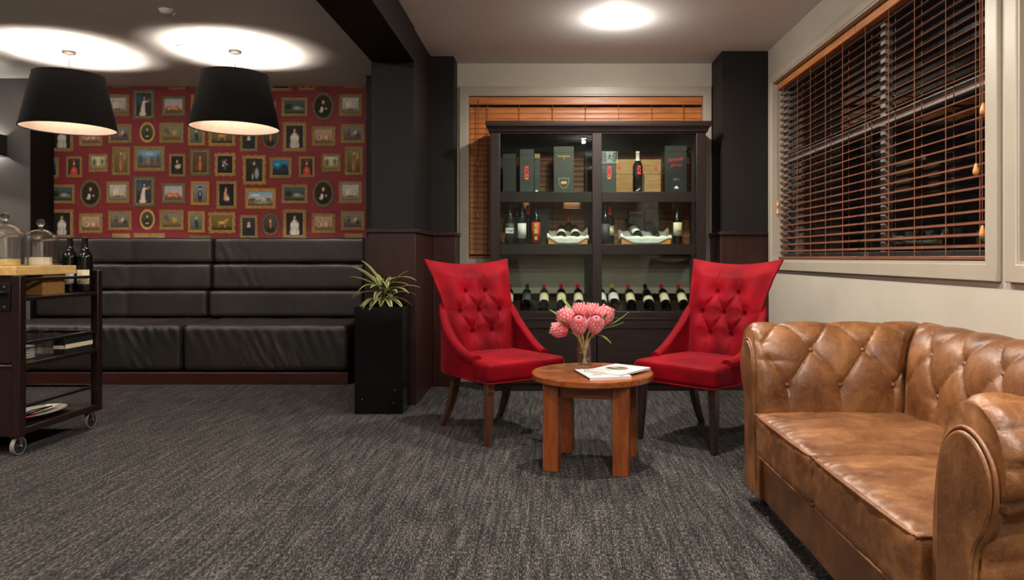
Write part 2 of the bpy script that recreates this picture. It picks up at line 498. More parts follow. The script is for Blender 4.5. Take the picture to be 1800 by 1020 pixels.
ceramic = M('cream_ceramic', s(206, 200, 184), 0.35, s(214, 209, 194), 20)
# ------------------------------------------------------------------ the room
CE = 2.69          # ceiling height
XR = 1.74          # right wall
YB = 5.96          # back wall of the right bay
YA = 6.75          # papered back wall of the alcove
struct(bx(-7.3, 2.3, -3.6, 7.0, -0.12, 0.0).build('floor', carpet))
struct(bx(-7.3, 2.3, -3.6, 7.0, CE, CE + 0.12).build('ceiling', ceil_m))
# right wall with two window openings
WZ0, WZ1 = 1.024, 2.406
struct(slab_holes([-3.5, 0.0, 2.596, 2.777, 5.46, YB + 0.15], [0.0, WZ0, WZ1, CE], {(1, 1), (3, 1)}, XR, XR + 0.14, 'x').build('wall_right', greige))
# back wall with its window opening
BX0, BX1, BZ0, BZ1 = -0.687, 1.31, 1.03, 2.425
struct(slab_holes([-0.965, BX0, BX1, XR], [0.0, BZ0, BZ1, CE], {(1, 1)}, YB, YB + 0.14, 'y').build('wall_back', greige))
wall_paper = struct(bx(-4.744, -1.60, YA, YA + 0.12, 0, CE).build('wall_alcove', redpaper))
struct(bx(-7.2, -4.744, 6.45, 6.87, 0, CE).build('wall_back_left', greyp))
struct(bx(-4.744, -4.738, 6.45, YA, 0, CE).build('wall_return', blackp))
struct(bx(-7.3, -7.2, -3.5, 6.87, 0, CE).build('wall_left', greyp))
struct(bx(-7.3, XR + 0.14, -3.6, -3.5, 0, CE).build('wall_front', greige))
# dark column, the stub behind it, the beam over the opening, and the two pilasters
struct(slab_holes([-1.266, -0.965], [5.03, 6.35], set(), 0, CE, 'z').build('wall_column', blackp))
struct(bx(-1.646, -0.965, 6.35, 6.87, 0, CE).build('wall_stub', blackp))
struct(bx(-1.262, -0.958, -3.5, 5.03, 2.445, CE).build('ceiling_beam', blackp))
struct(bx(-0.965, -0.775, 5.745, YB, 0, CE).build('wall_pilaster_left', blackp))
struct(bx(1.375, XR, 5.60, YB, 0, CE).build('wall_pilaster_right', blackp))
def wains(n, x0, x1, y0, y1, zt=1.225, cap=True, over=(1, 1, 1, 1)):
    """dark wooden cladding with a projecting cap rail and skirting; over = project on -x, +x, -y, +y"""
    t = 0.018; c = 0.032
    p = struct(bx(x0 - t * over[0], x1 + t * over[1], y0 - t * over[2], y1 + t * over[3], 0.0, zt).build('trim_%d' % n, wainsc, bevel=0.004))
    bx(x0 - c * over[0], x1 + c * over[1], y0 - c * over[2], y1 + c * over[3], zt, zt + 0.03).build('cap_rail', wainsc, p, bevel=0.006)
    return p
wains(1, -1.266, -0.965, 5.03, 5.727, over=(1, 1, 1, 0))
wains(2, -0.947, -0.775, 5.745, YB - 0.001, over=(0, 1, 1, 0))
wains(3, 1.375, XR - 0.001, 5.60, YB - 0.001, over=(1, 0, 1, 0))
struct(bx(-1.646 - 0.012, -1.27, 6.338, 6.35, 0, 1.225).build('trim_4', wainsc))
# baseboards of the right bay
struct(bx(XR - 0.014, XR, 0.0, 5.58, 0, 0.11).build('baseboard_right', casing, bevel=0.003))
struct(bx(-0.75, 1.34, YB - 0.014, YB, 0, 0.11).build('baseboard_back', casing, bevel=0.003))

# windows: painted casing round the opening, aluminium sashes and panes behind the blinds
def window_x(n, y0, y1, mull, ymax):
    w = struct(slab_holes([y0 - 0.068, y0, y1, min(y1 + 0.068, ymax)], [WZ0 - 0.068, WZ0, WZ1, WZ1 + 0.068], {(1, 1)}, XR - 0.022, XR - 0.0005, 'x').build('window_%d' % n, casing, bevel=0.004))
    slab_holes([y0, y0 + 0.012, y1 - 0.012, y1], [WZ0, WZ0 + 0.012, WZ1 - 0.012, WZ1], {(1, 1)}, XR - 0.016, XR + 0.139, 'x').build('jamb_lining', casing, w)
    ya = y0 + 0.012; yb = y1 - 0.012; za = WZ0 + 0.012; zb = WZ1 - 0.012
    ys = [ya, ya + 0.045] + [q for m_ in mull for q in (m_ - 0.025, m_ + 0.025)] + [yb - 0.045, yb]
    zs = [za, za + 0.045, 1.775, 1.825, zb - 0.045, zb]
    holes = {(i, j) for i in range(1, len(ys) - 1, 2) for j in (1, 3)}
    slab_holes(ys, zs, holes, XR + 0.085, XR + 0.13, 'x').build('sash_frame', alum, w, bevel=0.003)
    for (i, j) in sorted(holes):
        bx(XR + 0.105, XR + 0.109, ys[i] + 0.0005, ys[i + 1] - 0.0005, zs[j] + 0.0005, zs[j + 1] - 0.0005).build('pane', glass, w)
    return w
window_x(1, 2.777, 5.46, [3.86], 5.58)
window_x(2, 0.0, 2.596, [1.3], 9)
w3 = struct(slab_holes([BX0 - 0.068, BX0, BX1, BX1 + 0.06], [BZ0 - 0.068, BZ0, BZ1, BZ1 + 0.068], {(1, 1)}, YB - 0.022, YB - 0.0005, 'y').build('window_3', casing, bevel=0.004))
slab_holes([BX0, BX0 + 0.012, BX1 - 0.012, BX1], [BZ0, BZ0 + 0.012, BZ1 - 0.012, BZ1], {(1, 1)}, YB - 0.016, YB + 0.139, 'y').build('jamb_lining', casing, w3)
slab_holes([BX0 + .012, BX0 + 0.06, 0.29, 0.33, BX1 - 0.06, BX1 - .012], [BZ0 + .012, BZ0 + 0.06, BZ1 - 0.06, BZ1 - .012], {(1, 1), (3, 1)}, YB + 0.09, YB + 0.13, 'y').build('sash_frame', alum, w3)
for xa, xb in ((BX0 + 0.0605, 0.2895), (0.3305, BX1 - 0.0605)):
    bx(xa, xb, YB + 0.108, YB + 0.112, BZ0 + 0.0605, BZ1 - 0.0605).build('pane', glass, w3)

# ------------------------------------------------------------------ ceiling fittings and lamps
ringm = M('white_trim_ring', s(196, 194, 190), 0.4)
lensm = M('lamp_lens', (0.9, 0.88, 0.84, 1), 0.3, emit=(1, 0.93, 0.84, 1), estr=60.0)
def downlight(x, y, label, group=None, watts=W_DOWN, spill=1.0):
    t = thing('recessed_downlight', label, 'downlight', (x, y, CE), 0, group)
    MB().lathe([(0.036, -0.004), (0.046, -0.006), (0.055, -0.004), (0.056, 0.0), (0.036, 0.0), (0.036, -0.004)], 28).build('trim_ring', ringm, t, smooth=40)
    MB().lathe([(0, -0.0025), (0.036, -0.0025), (0.036, 0.0), (0, 0.0)], 24).build('lens', lensm, t)
    ld = bpy.data.lights.new('downlight_globe', 'POINT'); ld.shadow_soft_size = 0.026; ld.energy = W_GLOBE * spill * watts / W_DOWN
    ld.color = WARM
    lo = bpy.data.objects.new('downlight_globe', ld); COL.objects.link(lo); lo.parent = t; lo.location = (0, 0, -0.050)
    ld = bpy.data.lights.new('downlight_beam', 'AREA'); ld.shape = 'DISK'; ld.size = 0.06; ld.energy = watts
    ld.color = WARM; ld.spread = math.radians(165)
    lo = bpy.data.objects.new('downlight_beam', ld); COL.objects.link(lo); lo.parent = t; lo.location = (0, 0, -0.006)
downlight(0.467, 4.83, 'lit recessed downlight in the ceiling in front of the wine cabinet')
for (x, y) in ((0.47, 3.2), (0.475, 1.40), (0.76, -0.1), (0.88, -1.8)):
    downlight(x, y, 'lit recessed downlight in the ceiling nearer than the frame shows', 'downlights out of frame')
for (x, y) in ((-2.5, 2.9), (-2.5, 0.9), (-4.9, 2.9), (-4.9, 0.9), (-2.5, -1.2), (-4.9, -1.2)):
    downlight(x, y, 'lit recessed downlight in the left room ceiling, out of frame', 'downlights out of frame, left', W_DOWN * 0.30, 4.5)

bulbm = M('lit_bulb', (1, 0.9, 0.8, 1), 0.3, emit=(1.0, 0.86, 0.72, 1), estr=S_BULB)
def pendant(x, y, label):
    t = thing('pendant_lamp', label, 'pendant lamp', (x, y, CE), 0, 'drum pendant lamps in a row')
    zb, zt = -0.618, -0.195
    rb, rt = 0.334, 0.245
    MB().lathe([(0, 0), (0.05, 0), (0.05, -0.016), (0.042, -0.026), (0, -0.026)], 28).build('ceiling_canopy', steel, t, smooth=40)
    MB().tube([(0, 0, -0.02), (0, 0, -0.42)], 0.004, 8).build('suspension_rod', steel, t, smooth=60)
    sh = MB().lathe([(rt, zt), (rb, zb)], 64)
    n = 64
    sh.build('lamp_shade', shade_o, t, smooth=60)
    MB().lathe([(rt - 0.004, zt + 0.0005), (rb - 0.004, zb - 0.0005)], 64).build('shade_lining', shade_i, t, smooth=60)
    MB().lathe([(rb - 0.006, zb - 0.002), (rb + 0.002, zb - 0.002), (rb + 0.002, zb + 0.006), (rb - 0.006, zb + 0.006), (rb - 0.006, zb - 0.002)], 64).build('bottom_rim', shade_o, t, smooth=40)
    MB().lathe([(rt - 0.006, zt - 0.006), (rt + 0.002, zt - 0.006), (rt + 0.002, zt + 0.002), (rt - 0.006, zt + 0.002), (rt - 0.006, zt - 0.006)], 64).build('top_rim', shade_o, t, smooth=40)
    sp = MB()
    for k in range(3):
        a = 2 * PI * k / 3 + 0.5
        sp.tube([(0, 0, -0.2), ((rt - 0.004) * math.cos(a), (rt - 0.004) * math.sin(a), zt - 0.003)], 0.0035, 6)
    sp.build('spider_frame', steel, t, smooth=60)
    for sg in (-1, 1):
        cx = 0.05 * sg
        so = MB().tube([(0, 0, -0.415), (cx * 0.8, 0, -0.412), (cx, 0, -0.40), (cx, 0, -0.362)], [0.006, 0.008, 0.014, 0.016], 10).build('bulb_socket', ceramic, t, smooth=60)
        MB().lathe([(0, -0.035), (0.014, -0.030), (0.024, -0.016), (0.028, 0.0), (0.024, 0.016), (0.014, 0.026), (0, 0.03)], 12, (cx, 0, -0.328)).build('bulb', bulbm, so, smooth=179)
pendant(-3.81, 5.60, 'black drum pendant lamp above the serving trolley')
pendant(-2.483, 5.58, 'black drum pendant lamp hanging nearest the dark column')
pendant(-5.14, 5.60, 'black drum pendant lamp beyond the left edge of the frame')
for x in (-2.48, -3.81): pendant(x, 2.0, 'added black drum pendant lamp out of frame, for ceiling uplight')  # extra unseen pendants, added to throw more uplight on the ceiling

t = thing('wall_sconce', 'dark box wall sconce washing light up and down the charcoal wall', 'wall lamp', (-5.06, 6.45, 2.07))
slab_holes([-0.105, -0.097, 0.097, 0.105], [-0.11, -0.102, -0.006, 0.0], {(1, 1)}, -0.095, 0.095, 'z').build('housing', matt_b, t)
sl = MB().lathe([(0, -0.02), (0.03, -0.02), (0.03, 0.02), (0, 0.02)], 16, (0, -0.055, 0)).build('lamp_holder', steel, t, smooth=40)
for sg in (1, -1):
    ld = bpy.data.lights.new('sconce_beam', 'AREA'); ld.shape = 'DISK'; ld.size = 0.05; ld.energy = W_SCONCE; ld.color = (1, 0.9, 0.78)
    lo = bpy.data.objects.new('sconce_beam', ld); COL.objects.link(lo); lo.parent = t
    lo.location = (0, -0.055, 0.04 * sg); lo.rotation_euler = (PI if sg > 0 else 0, 0, 0)

t = thing('smoke_detector', 'small round smoke detector on the alcove ceiling', 'smoke detector', (-2.53, 4.675, CE))
MB().lathe([(0, -0.03), (0.028, -0.03), (0.036, -0.024), (0.048, -0.012), (0.052, 0), (0, 0)], 28).build('housing', ringm, t, smooth=40)
t = thing('ceiling_speaker', 'round flush speaker grille in the bright patch above the pendant lamp', 'speaker', (-2.82, 5.51, CE))
MB().lathe([(0.072, 0), (0.072, -0.004), (0.084, -0.004), (0.086, 0)], 36).build('rim', ringm, t, smooth=40)
MB().lathe([(0, -0.002), (0.071, -0.002), (0.071, 0)], 36).build('grille', ceil_m, t, smooth=40)

# exit sign hung from the ceiling, seen as a reflection in the cabinet glass
signw = M('sign_white', (0.9, 0.95, 0.9, 1), 0.4, emit=(0.92, 1.0, 0.93, 1), estr=S_EXIT)
signg = M('sign_grey', (0.3, 0.36, 0.32, 1), 0.4, emit=(0.6, 0.75, 0.64, 1), estr=S_EXIT * 0.3)
signk = M('sign_dark', (0.02, 0.05, 0.03, 1), 0.4)
t = thing('exit_sign', 'hanging lit exit sign with a running figure, reflected in the cabinet glass', 'sign', (0.87, 0.96, 2.41))
bx(-0.12, 0.12, -0.012, 0.012, 0.0, 0.165).build('sign_body', signw, t, bevel=0.003)
for sg in (-1, 1):
    for (a, b) in ((-0.112, -0.045), (0.045, 0.112)):
        bx(a, b, *sorted((0.012 * sg, 0.0135 * sg)), 0.01, 0.155).build('side_field', signg, t)
    fig = MB()
    y0, y1 = sorted((0.012 * sg, 0.0135 * sg))
    for pts in ([(-.006, .095), (.012, .1), (.008, .06), (-.01, .06)], [(-.006, .125), (.008, .125), (.008, .11), (-.006, .11)],
                [(-.01, .062), (.004, .062), (-.016, .03), (-.03, .018), (-.034, .024), (-.02, .036)],
                [(0, .062), (.008, .062), (.03, .03), (.024, .016), (.018, .018), (.02, .03)],
                [(.01, .098), (.034, .08), (.032, .074), (.008, .088)], [(-.006, .096), (-.03, .082), (-.028, .076), (-.006, .086)]):
        fig.prism([(p[0] * 1.2, p[1] * 1.1 + 0.01) for p in pts], y0, y1, 'y')
    fig.build('running_figure', signk, t)
MB().tube([(-0.08, 0, 0.16), (-0.08, 0, 0.28)], 0.004, 8).build('hanger', steel, t)
MB().tube([(0.08, 0, 0.16), (0.08, 0, 0.28)], 0.004, 8).build('hanger', steel, t)

# ------------------------------------------------------------------ wooden venetian blinds
def slat_mesh(name, length, axis, mat, w=0.05, tilt=0.0):
    """a thin bowed slat centred on its own origin; axis 'x' or 'y' is its length, tilt turns it about that axis"""
    mb = MB(); ca, sa = math.cos(tilt), math.sin(tilt)
    sec = [(-w / 2, -0.0012), (-w / 4, 0.0009), (0, 0.0016), (w / 4, 0.0009), (w / 2, -0.0012), (w / 2, -0.0034), (0, -0.0008), (-w / 2, -0.0034)]
    sec = [(p * ca - q * sa, p * sa + q * ca) for p, q in sec]
    if axis == 'y': mb.prism([(p, q) for p, q in sec], -length / 2, length / 2, 'y')
    else: mb.prism([(p, q) for p, q in sec], -length / 2, length / 2, 'x')
    return mb.mesh(name, mat, smooth=40)
headm = M('blind_head_rail_wood', s(160, 96, 48), 0.42, s(190, 122, 66), 4, (8, 1, 10), distort=0.4)
def blind(label, axis, a0, a1, depth, z0, z1, tilt, mat, pitch, ladders, valance_h, outward, w=0.05):
    """axis: direction of the slats; depth: coordinate of the slat centre line on the other horizontal axis; outward: +1 if outside is +"""
    t = thing('wooden_blind', label, 'blind', ((a0 + a1) / 2, depth, z0) if axis == 'x' else (depth, (a0 + a1) / 2, z0), 0, 'wooden venetian blinds')
    L = a1 - a0; H = z1 - z0
    P = (lambda a, d, z: (a, d, z)) if axis == 'x' else (lambda a, d, z: (d, a, z))
    def pbox(a0_, a1_, d0, d1, z0_, z1_):
        return bx(a0_, a1_, d0, d1, z0_, z1_) if axis == 'x' else bx(d0, d1, a0_, a1_, z0_, z1_)
    pbox(-L / 2, L / 2, -0.028, 0.022, H - valance_h, H).build('head_rail', mat if axis == 'x' else headm, t, bevel=0.004)
    pbox(-L / 2, L / 2, -0.02, 0.02, 0.0, 0.017).build('bottom_rail', mat, t, bevel=0.004)
    me = slat_mesh('slat', L - 0.006, axis, mat, w, tilt * outward)
    n = int((H - valance_h - 0.03) / pitch)
    first = 0.022 + pitch * 0.8
    for k in range(n):
        o = bpy.data.objects.new('slat', me); COL.objects.link(o); o.parent = t
        o.location = (0, 0, first + k * pitch)
        if axis == 'x': o.location.y += 0.0
    for a in ladders:
        for d in ((-0.018, 0.018) if tilt < 0.8 else (-0.017,)):
            MB().tube([P(a - (a0 + a1) / 2, d, 0.01), P(a - (a0 + a1) / 2, d, H - valance_h * 0.6)], 0.0021 if tilt < 0.8 else 0.0026, 5).build('ladder_cord', cordm, t, smooth=60)
    return t, P, H
def pull(t, P, a, d, ztop, zs):
    for k, z in enumerate(zs):
        da = 0.004 * k
        c = MB().tube([P(a + da, d, ztop), P(a + da * 0.5 + 0.006 * math.sin(k), d - 0.002, (ztop + z) / 2), P(a + da, d, z + 0.02)], 0.0016, 5).build('pull_cord', cordm, t, smooth=60)
        p = P(a + da, d, z)
        MB().lathe([(0, 0.026), (0.004, 0.025), (0.006, 0.018), (0.012, -0.002), (0.013, -0.012), (0.009, -0.022), (0, -0.024)], 12, p).build('tassel', tassel, c, smooth=179)
TL = math.radians(25)
SW = 0.029
lad = [5.33, 5.03, 4.78, 4.52, 4.255]
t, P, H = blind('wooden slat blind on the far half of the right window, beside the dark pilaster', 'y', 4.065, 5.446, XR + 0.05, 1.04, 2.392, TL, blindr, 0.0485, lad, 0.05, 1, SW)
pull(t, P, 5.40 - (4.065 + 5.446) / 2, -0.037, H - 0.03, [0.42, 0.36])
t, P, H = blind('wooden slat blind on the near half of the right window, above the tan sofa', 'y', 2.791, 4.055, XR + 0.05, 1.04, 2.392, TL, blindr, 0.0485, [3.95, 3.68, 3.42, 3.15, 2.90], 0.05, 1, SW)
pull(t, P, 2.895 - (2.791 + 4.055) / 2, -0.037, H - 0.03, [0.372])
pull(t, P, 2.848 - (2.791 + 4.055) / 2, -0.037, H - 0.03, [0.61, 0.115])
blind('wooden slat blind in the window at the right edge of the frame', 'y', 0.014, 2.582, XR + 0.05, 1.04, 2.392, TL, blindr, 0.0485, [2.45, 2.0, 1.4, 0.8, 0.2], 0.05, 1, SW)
xs = [-0.52, -0.25, 0.03, 0.31, 0.59, 0.87, 1.14]
t, P, H = blind('closed orange wooden blind on the back window behind the wine cabinet', 'x', BX0 + 0.013, BX1 - 0.013, YB + 0.035, BZ0 + 0.015, BZ1 - 0.013, math.radians(80), blindw, 0.0445, xs, 0.068, 1)
pull(t, P, -0.60 - (BX0 + BX1) / 2, -0.031, H - 0.03, [0.36, 0.80])
# ------------------------------------------------------------------ printed picture wallpaper
PX = YA / 1240.0      # metres on the wall for one unit of the measured layout
def wx(u): return (u - 965) * PX
def wz(v): return 1.05 + (453 - v) * PX
def mixc(a, b, t): return tuple(a[i] + (b[i] - a[i]) * t for i in range(3))
def painter(top, bot, blobs, hor=None):
    """blobs: (cx, cy, rx, ry, colour, softness), u to the right 0..1, v upwards 0..1; hor = (height, ground top, ground bottom)"""
    LIFT = lambda c: tuple(min(1, q * 1.25) for q in s(*c)[:3])
    top = LIFT(top); bot = LIFT(bot)
    bl = [(a, b, c, d, LIFT(e), f) for a, b, c, d, e, f in blobs]
    h = (hor[0], LIFT(hor[1]), LIFT(hor[2])) if hor else None
    def fn(u, v):
        c = mixc(bot, top, v)
        if h and v < h[0] + 0.05 * math.sin(u * 17) + 0.03 * math.sin(u * 41 + 1): c = mixc(h[2], h[1], v / h[0])
        for (cx, cy, rx, ry, col, sf) in bl:
            d = math.hypot((u - cx) / rx, (v - cy) / ry)
            c = mixc(c, col, 1 - sstep(1 - sf, 1 + sf * 0.4, d))
        return c
    return fn
DK = (26, 22, 18); SK = (206, 168, 136); WH = (216, 206, 188)
def portrait(bg, coat, head=SK, hair=(60, 40, 26), bust=0.36, collar=None, hy=0.72, extra=()):
    b = [(0.5, 0.05, bust, 0.5, coat, 0.25), (0.5, hy + 0.02, 0.125, 0.135, hair, 0.3), (0.5, hy - 0.02, 0.085, 0.10, head, 0.35)]
    if collar: b.insert(1, (0.5, hy - 0.16, 0.16, 0.06, collar, 0.4))
    return painter(bg, tuple(int(c * 0.6) for c in bg), b + list(extra))
PIC = {
 'night': ('blue night landscape', 'gold', painter((30, 120, 170), (28, 26, 24), [(0.25, 0.72, 0.2, 0.12, (60, 170, 205), 0.8), (0.72, 0.55, 0.26, 0.22, (34, 40, 44), 0.5)], (0.4, (40, 44, 36), (24, 22, 18)))),
 'cardinal': ('portrait of a sitter in red cap and robe', 'gold', portrait((56, 52, 40), (186, 66, 52), extra=[(0.5, 0.88, 0.1, 0.08, (196, 52, 40), 0.3), (0.5, 0.3, 0.2, 0.16, (206, 96, 78), 0.7)])),
 'meadow': ('small pale green landscape', 'gold', painter((196, 196, 176), (150, 150, 120), [(0.2, 0.55, 0.18, 0.34, (90, 96, 62), 0.6), (0.8, 0.6, 0.16, 0.3, (104, 108, 72), 0.6), (0.5, 0.4, 0.14, 0.18, (206, 186, 150), 0.6)], (0.34, (150, 142, 104), (110, 100, 70)))),
 'robe': ('tall figure in a brown robe', 'gold', painter((122, 106, 66), (84, 66, 40), [(0.5, 0.38, 0.2, 0.42, (140, 96, 62), 0.4), (0.5, 0.82, 0.08, 0.07, SK, 0.4), (0.78, 0.72, 0.16, 0.2, (150, 136, 92), 0.7), (0.45, 0.3, 0.08, 0.25, (172, 116, 78), 0.6)])),
 'crowd': ('wide scene of a crowd by blue water', 'gold', painter((110, 150, 176), (70, 84, 92), [(0.12, 0.45, 0.1, 0.3, (60, 62, 52), 0.5), (0.3, 0.36, 0.07, 0.24, (120, 90, 80), 0.5), (0.45, 0.32, 0.06, 0.2, (160, 120, 108), 0.5), (0.62, 0.38, 0.08, 0.26, (92, 66, 60), 0.5), (0.78, 0.34, 0.06, 0.22, (150, 70, 62), 0.5), (0.9, 0.46, 0.08, 0.32, (70, 72, 58), 0.5), (0.5, 0.78, 0.3, 0.14, (150, 180, 196), 0.8)], (0.2, (96, 86, 72), (66, 58, 48)))),
 'bust': ('portrait of a woman in a white shawl on black', 'gold', portrait((28, 26, 24), (36, 32, 30), extra=[(0.55, 0.42, 0.28, 0.13, (202, 192, 176), 0.6), (0.72, 0.5, 0.12, 0.08, (190, 170, 150), 0.6)])),
 'orange': ('standing figure in an orange coat', 'dull', painter((86, 72, 44), (62, 48, 30), [(0.52, 0.34, 0.13, 0.3, (184, 108, 56), 0.4), (0.52, 0.7, 0.06, 0.07, SK, 0.4), (0.3, 0.25, 0.16, 0.16, (96, 78, 46), 0.6)])),
 'flowers': ('still life of pale flowers on black', 'ornate', painter((24, 26, 24), (18, 18, 16), [(0.45, 0.62, 0.12, 0.09, (200, 170, 180), 0.6), (0.62, 0.5, 0.1, 0.08, (196, 120, 130), 0.6), (0.38, 0.44, 0.1, 0.08, (206, 206, 196), 0.6), (0.56, 0.76, 0.07, 0.06, (170, 120, 160), 0.6), (0.5, 0.28, 0.12, 0.14, (70, 92, 66), 0.7), (0.3, 0.7, 0.07, 0.07, (92, 112, 82), 0.7)])),
 'lord': ('standing lord in a pale silk cloak', 'ornate', painter((44, 44, 34), (30, 30, 24), [(0.5, 0.45, 0.2, 0.34, (34, 38, 44), 0.4), (0.66, 0.34, 0.14, 0.26, (156, 172, 176), 0.5), (0.5, 0.8, 0.08, 0.09, SK, 0.4), (0.5, 0.84, 0.11, 0.09, (84, 66, 44), 0.4), (0.5, 0.79, 0.07, 0.07, SK, 0.4), (0.4, 0.2, 0.06, 0.16, (176, 180, 176), 0.5)])),
 'dark_land': ('dark landscape with grey rocks', 'gold', painter((70, 84, 84), (40, 42, 36), [(0.62, 0.42, 0.2, 0.16, (150, 152, 142), 0.7), (0.85, 0.36, 0.1, 0.12, (120, 120, 108), 0.7), (0.2, 0.5, 0.2, 0.3, (30, 34, 28), 0.6)], (0.36, (84, 86, 72), (40, 40, 32)))),
 'big_oval': ('large oval portrait of a gentleman with a white cravat', 'oval', portrait((44, 36, 28), (24, 22, 22), hair=(54, 36, 22), bust=0.34, extra=[(0.42, 0.36, 0.1, 0.14, (216, 210, 200), 0.5), (0.36, 0.26, 0.12, 0.07, (190, 180, 168), 0.6), (0.68, 0.4, 0.09, 0.06, (176, 140, 112), 0.6)])),
 'ships': ('sailing ships on a pale sea', 'gold', painter((176, 182, 186), (156, 152, 140), [(0.3, 0.5, 0.09, 0.26, (214, 202, 176), 0.4), (0.48, 0.56, 0.1, 0.3, (206, 190, 160), 0.4), (0.72, 0.46, 0.09, 0.24, (196, 178, 146), 0.4), (0.5, 0.24, 0.3, 0.05, (84, 66, 48), 0.5)], (0.24, (130, 122, 104), (100, 92, 78)))),
 'white_dress': ('lady in a long white dress', 'dull', painter((44, 62, 70), (40, 40, 34), [(0.22, 0.7, 0.2, 0.24, (62, 84, 96), 0.7), (0.42, 0.08, 0.24, 0.12, WH, 0.25), (0.44, 0.26, 0.16, 0.26, WH, 0.3), (0.48, 0.5, 0.11, 0.16, WH, 0.3), (0.54, 0.62, 0.12, 0.07, WH, 0.35), (0.74, 0.64, 0.18, 0.045, (196, 150, 120), 0.4), (0.84, 0.68, 0.10, 0.10, (150, 80, 52), 0.5), (0.54, 0.78, 0.06, 0.075, SK, 0.4), (0.55, 0.85, 0.08, 0.05, (50, 34, 24), 0.4)])),
 'castle': ('red castle under a hazy sky', 'dull', painter((150, 160, 176), (196, 176, 160), [(0.3, 0.46, 0.1, 0.16, (196, 104, 60), 0.4), (0.5, 0.42, 0.12, 0.14, (206, 122, 70), 0.4), (0.72, 0.42, 0.14, 0.12, (186, 96, 58), 0.4), (0.12, 0.4, 0.1, 0.12, (150, 110, 80), 0.5)], (0.3, (120, 92, 56), (74, 58, 38)))),
 'dandy': ('standing man in a black hat', 'gilt', painter((120, 130, 140), (92, 82, 68), [(0.5, 0.4, 0.18, 0.3, (26, 26, 30), 0.3), (0.5, 0.72, 0.07, 0.07, SK, 0.4), (0.5, 0.82, 0.15, 0.06, (24, 22, 22), 0.3), (0.5, 0.46, 0.05, 0.12, (206, 206, 204), 0.5), (0.42, 0.14, 0.05, 0.16, (30, 30, 34), 0.4), (0.58, 0.14, 0.05, 0.16, (30, 30, 34), 0.4)])),
 'seated': ('seated woman in pale satin on black', 'gold', painter((22, 20, 20), (28, 26, 30), [(0.48, 0.36, 0.2, 0.16, (206, 172, 136), 0.5), (0.42, 0.54, 0.12, 0.16, (196, 150, 108), 0.5), (0.46, 0.76, 0.08, 0.09, SK, 0.4), (0.44, 0.82, 0.1, 0.06, (120, 76, 40), 0.5), (0.6, 0.2, 0.18, 0.1, (30, 40, 70), 0.6), (0.6, 0.3, 0.12, 0.08, (216, 196, 166), 0.5)])),
 'river': ('wide river view under a pale sky', 'gilt', painter((110, 150, 176), (206, 200, 184), [(0.3, 0.74, 0.2, 0.08, (222, 220, 210), 0.8), (0.16, 0.4, 0.18, 0.16, (92, 72, 54), 0.5), (0.84, 0.44, 0.14, 0.14, (96, 88, 70), 0.5), (0.55, 0.2, 0.3, 0.1, (150, 150, 130), 0.7)], (0.36, (120, 112, 88), (70, 66, 50)))),
 'white_lady': ('lady in white satin on a dark ground', 'gold', painter((34, 32, 28), (28, 24, 22), [(0.5, 0.12, 0.30, 0.30, (196, 194, 186), 0.3), (0.34, 0.44, 0.12, 0.17, (208, 206, 198), 0.4), (0.66, 0.44, 0.12, 0.17, (208, 206, 198), 0.4), (0.5, 0.48, 0.15, 0.16, (216, 212, 204), 0.35), (0.5, 0.64, 0.15, 0.05, (220, 214, 206), 0.4), (0.5, 0.36, 0.05, 0.05, (206, 170, 150), 0.5), (0.5, 0.70, 0.045, 0.06, (210, 176, 148), 0.4), (0.5, 0.80, 0.095, 0.10, (96, 70, 44), 0.3), (0.5, 0.78, 0.062, 0.08, (214, 180, 152), 0.4), (0.42, 0.2, 0.03, 0.2, (150, 148, 142), 0.7), (0.6, 0.16, 0.03, 0.2, (150, 148, 142), 0.7)])),
 'dogs': ('spotted dogs at play', 'gold', painter((168, 146, 124), (150, 122, 96), [(0.3, 0.4, 0.14, 0.16, (206, 186, 166), 0.5), (0.26, 0.42, 0.06, 0.09, (40, 32, 28), 0.4), (0.5, 0.44, 0.1, 0.18, (190, 130, 108), 0.5), (0.66, 0.42, 0.12, 0.16, (206, 176, 156), 0.5), (0.8, 0.4, 0.07, 0.14, (160, 100, 84), 0.5)], (0.24, (120, 96, 70), (90, 70, 50)))),
 'battle': ('grey battle scene', 'gold', painter((120, 116, 108), (60, 56, 52), [(0.3, 0.5, 0.1, 0.16, (60, 54, 50), 0.5), (0.5, 0.46, 0.12, 0.2, (150, 110, 96), 0.5), (0.66, 0.56, 0.1, 0.2, (170, 166, 158), 0.5), (0.8, 0.36, 0.12, 0.16, (44, 42, 42), 0.5), (0.42, 0.26, 0.14, 0.1, (84, 74, 66), 0.5), (0.3, 0.78, 0.14, 0.1, (92, 92, 90), 0.6)])),
 'small_oval': ('small pale oval portrait', 'ovalgold', portrait((74, 72, 52), (36, 34, 28), hair=(44, 32, 22), bust=0.4, extra=[(0.5, 0.24, 0.22, 0.06, (176, 160, 128), 0.5)])),
 'pasture': ('yellow pasture with cattle', 'gold', painter((110, 116, 104), (120, 110, 70), [(0.66, 0.5, 0.16, 0.2, (176, 146, 76), 0.6), (0.34, 0.44, 0.14, 0.14, (106, 84, 52), 0.5), (0.5, 0.36, 0.1, 0.12, (150, 84, 56), 0.5), (0.2, 0.66, 0.16, 0.2, (72, 84, 58), 0.6)], (0.3, (112, 106, 62), (66, 62, 38)))),
 'green': ('oval-topped portrait of a figure in dark green', 'gilt', painter((110, 126, 112), (70, 82, 66), [(0.5, 0.36, 0.22, 0.3, (40, 48, 44), 0.4), (0.5, 0.72, 0.08, 0.08, SK, 0.4), (0.34, 0.3, 0.1, 0.16, (84, 98, 84), 0.6), (0.62, 0.5, 0.08, 0.1, (70, 80, 74), 0.5)])),
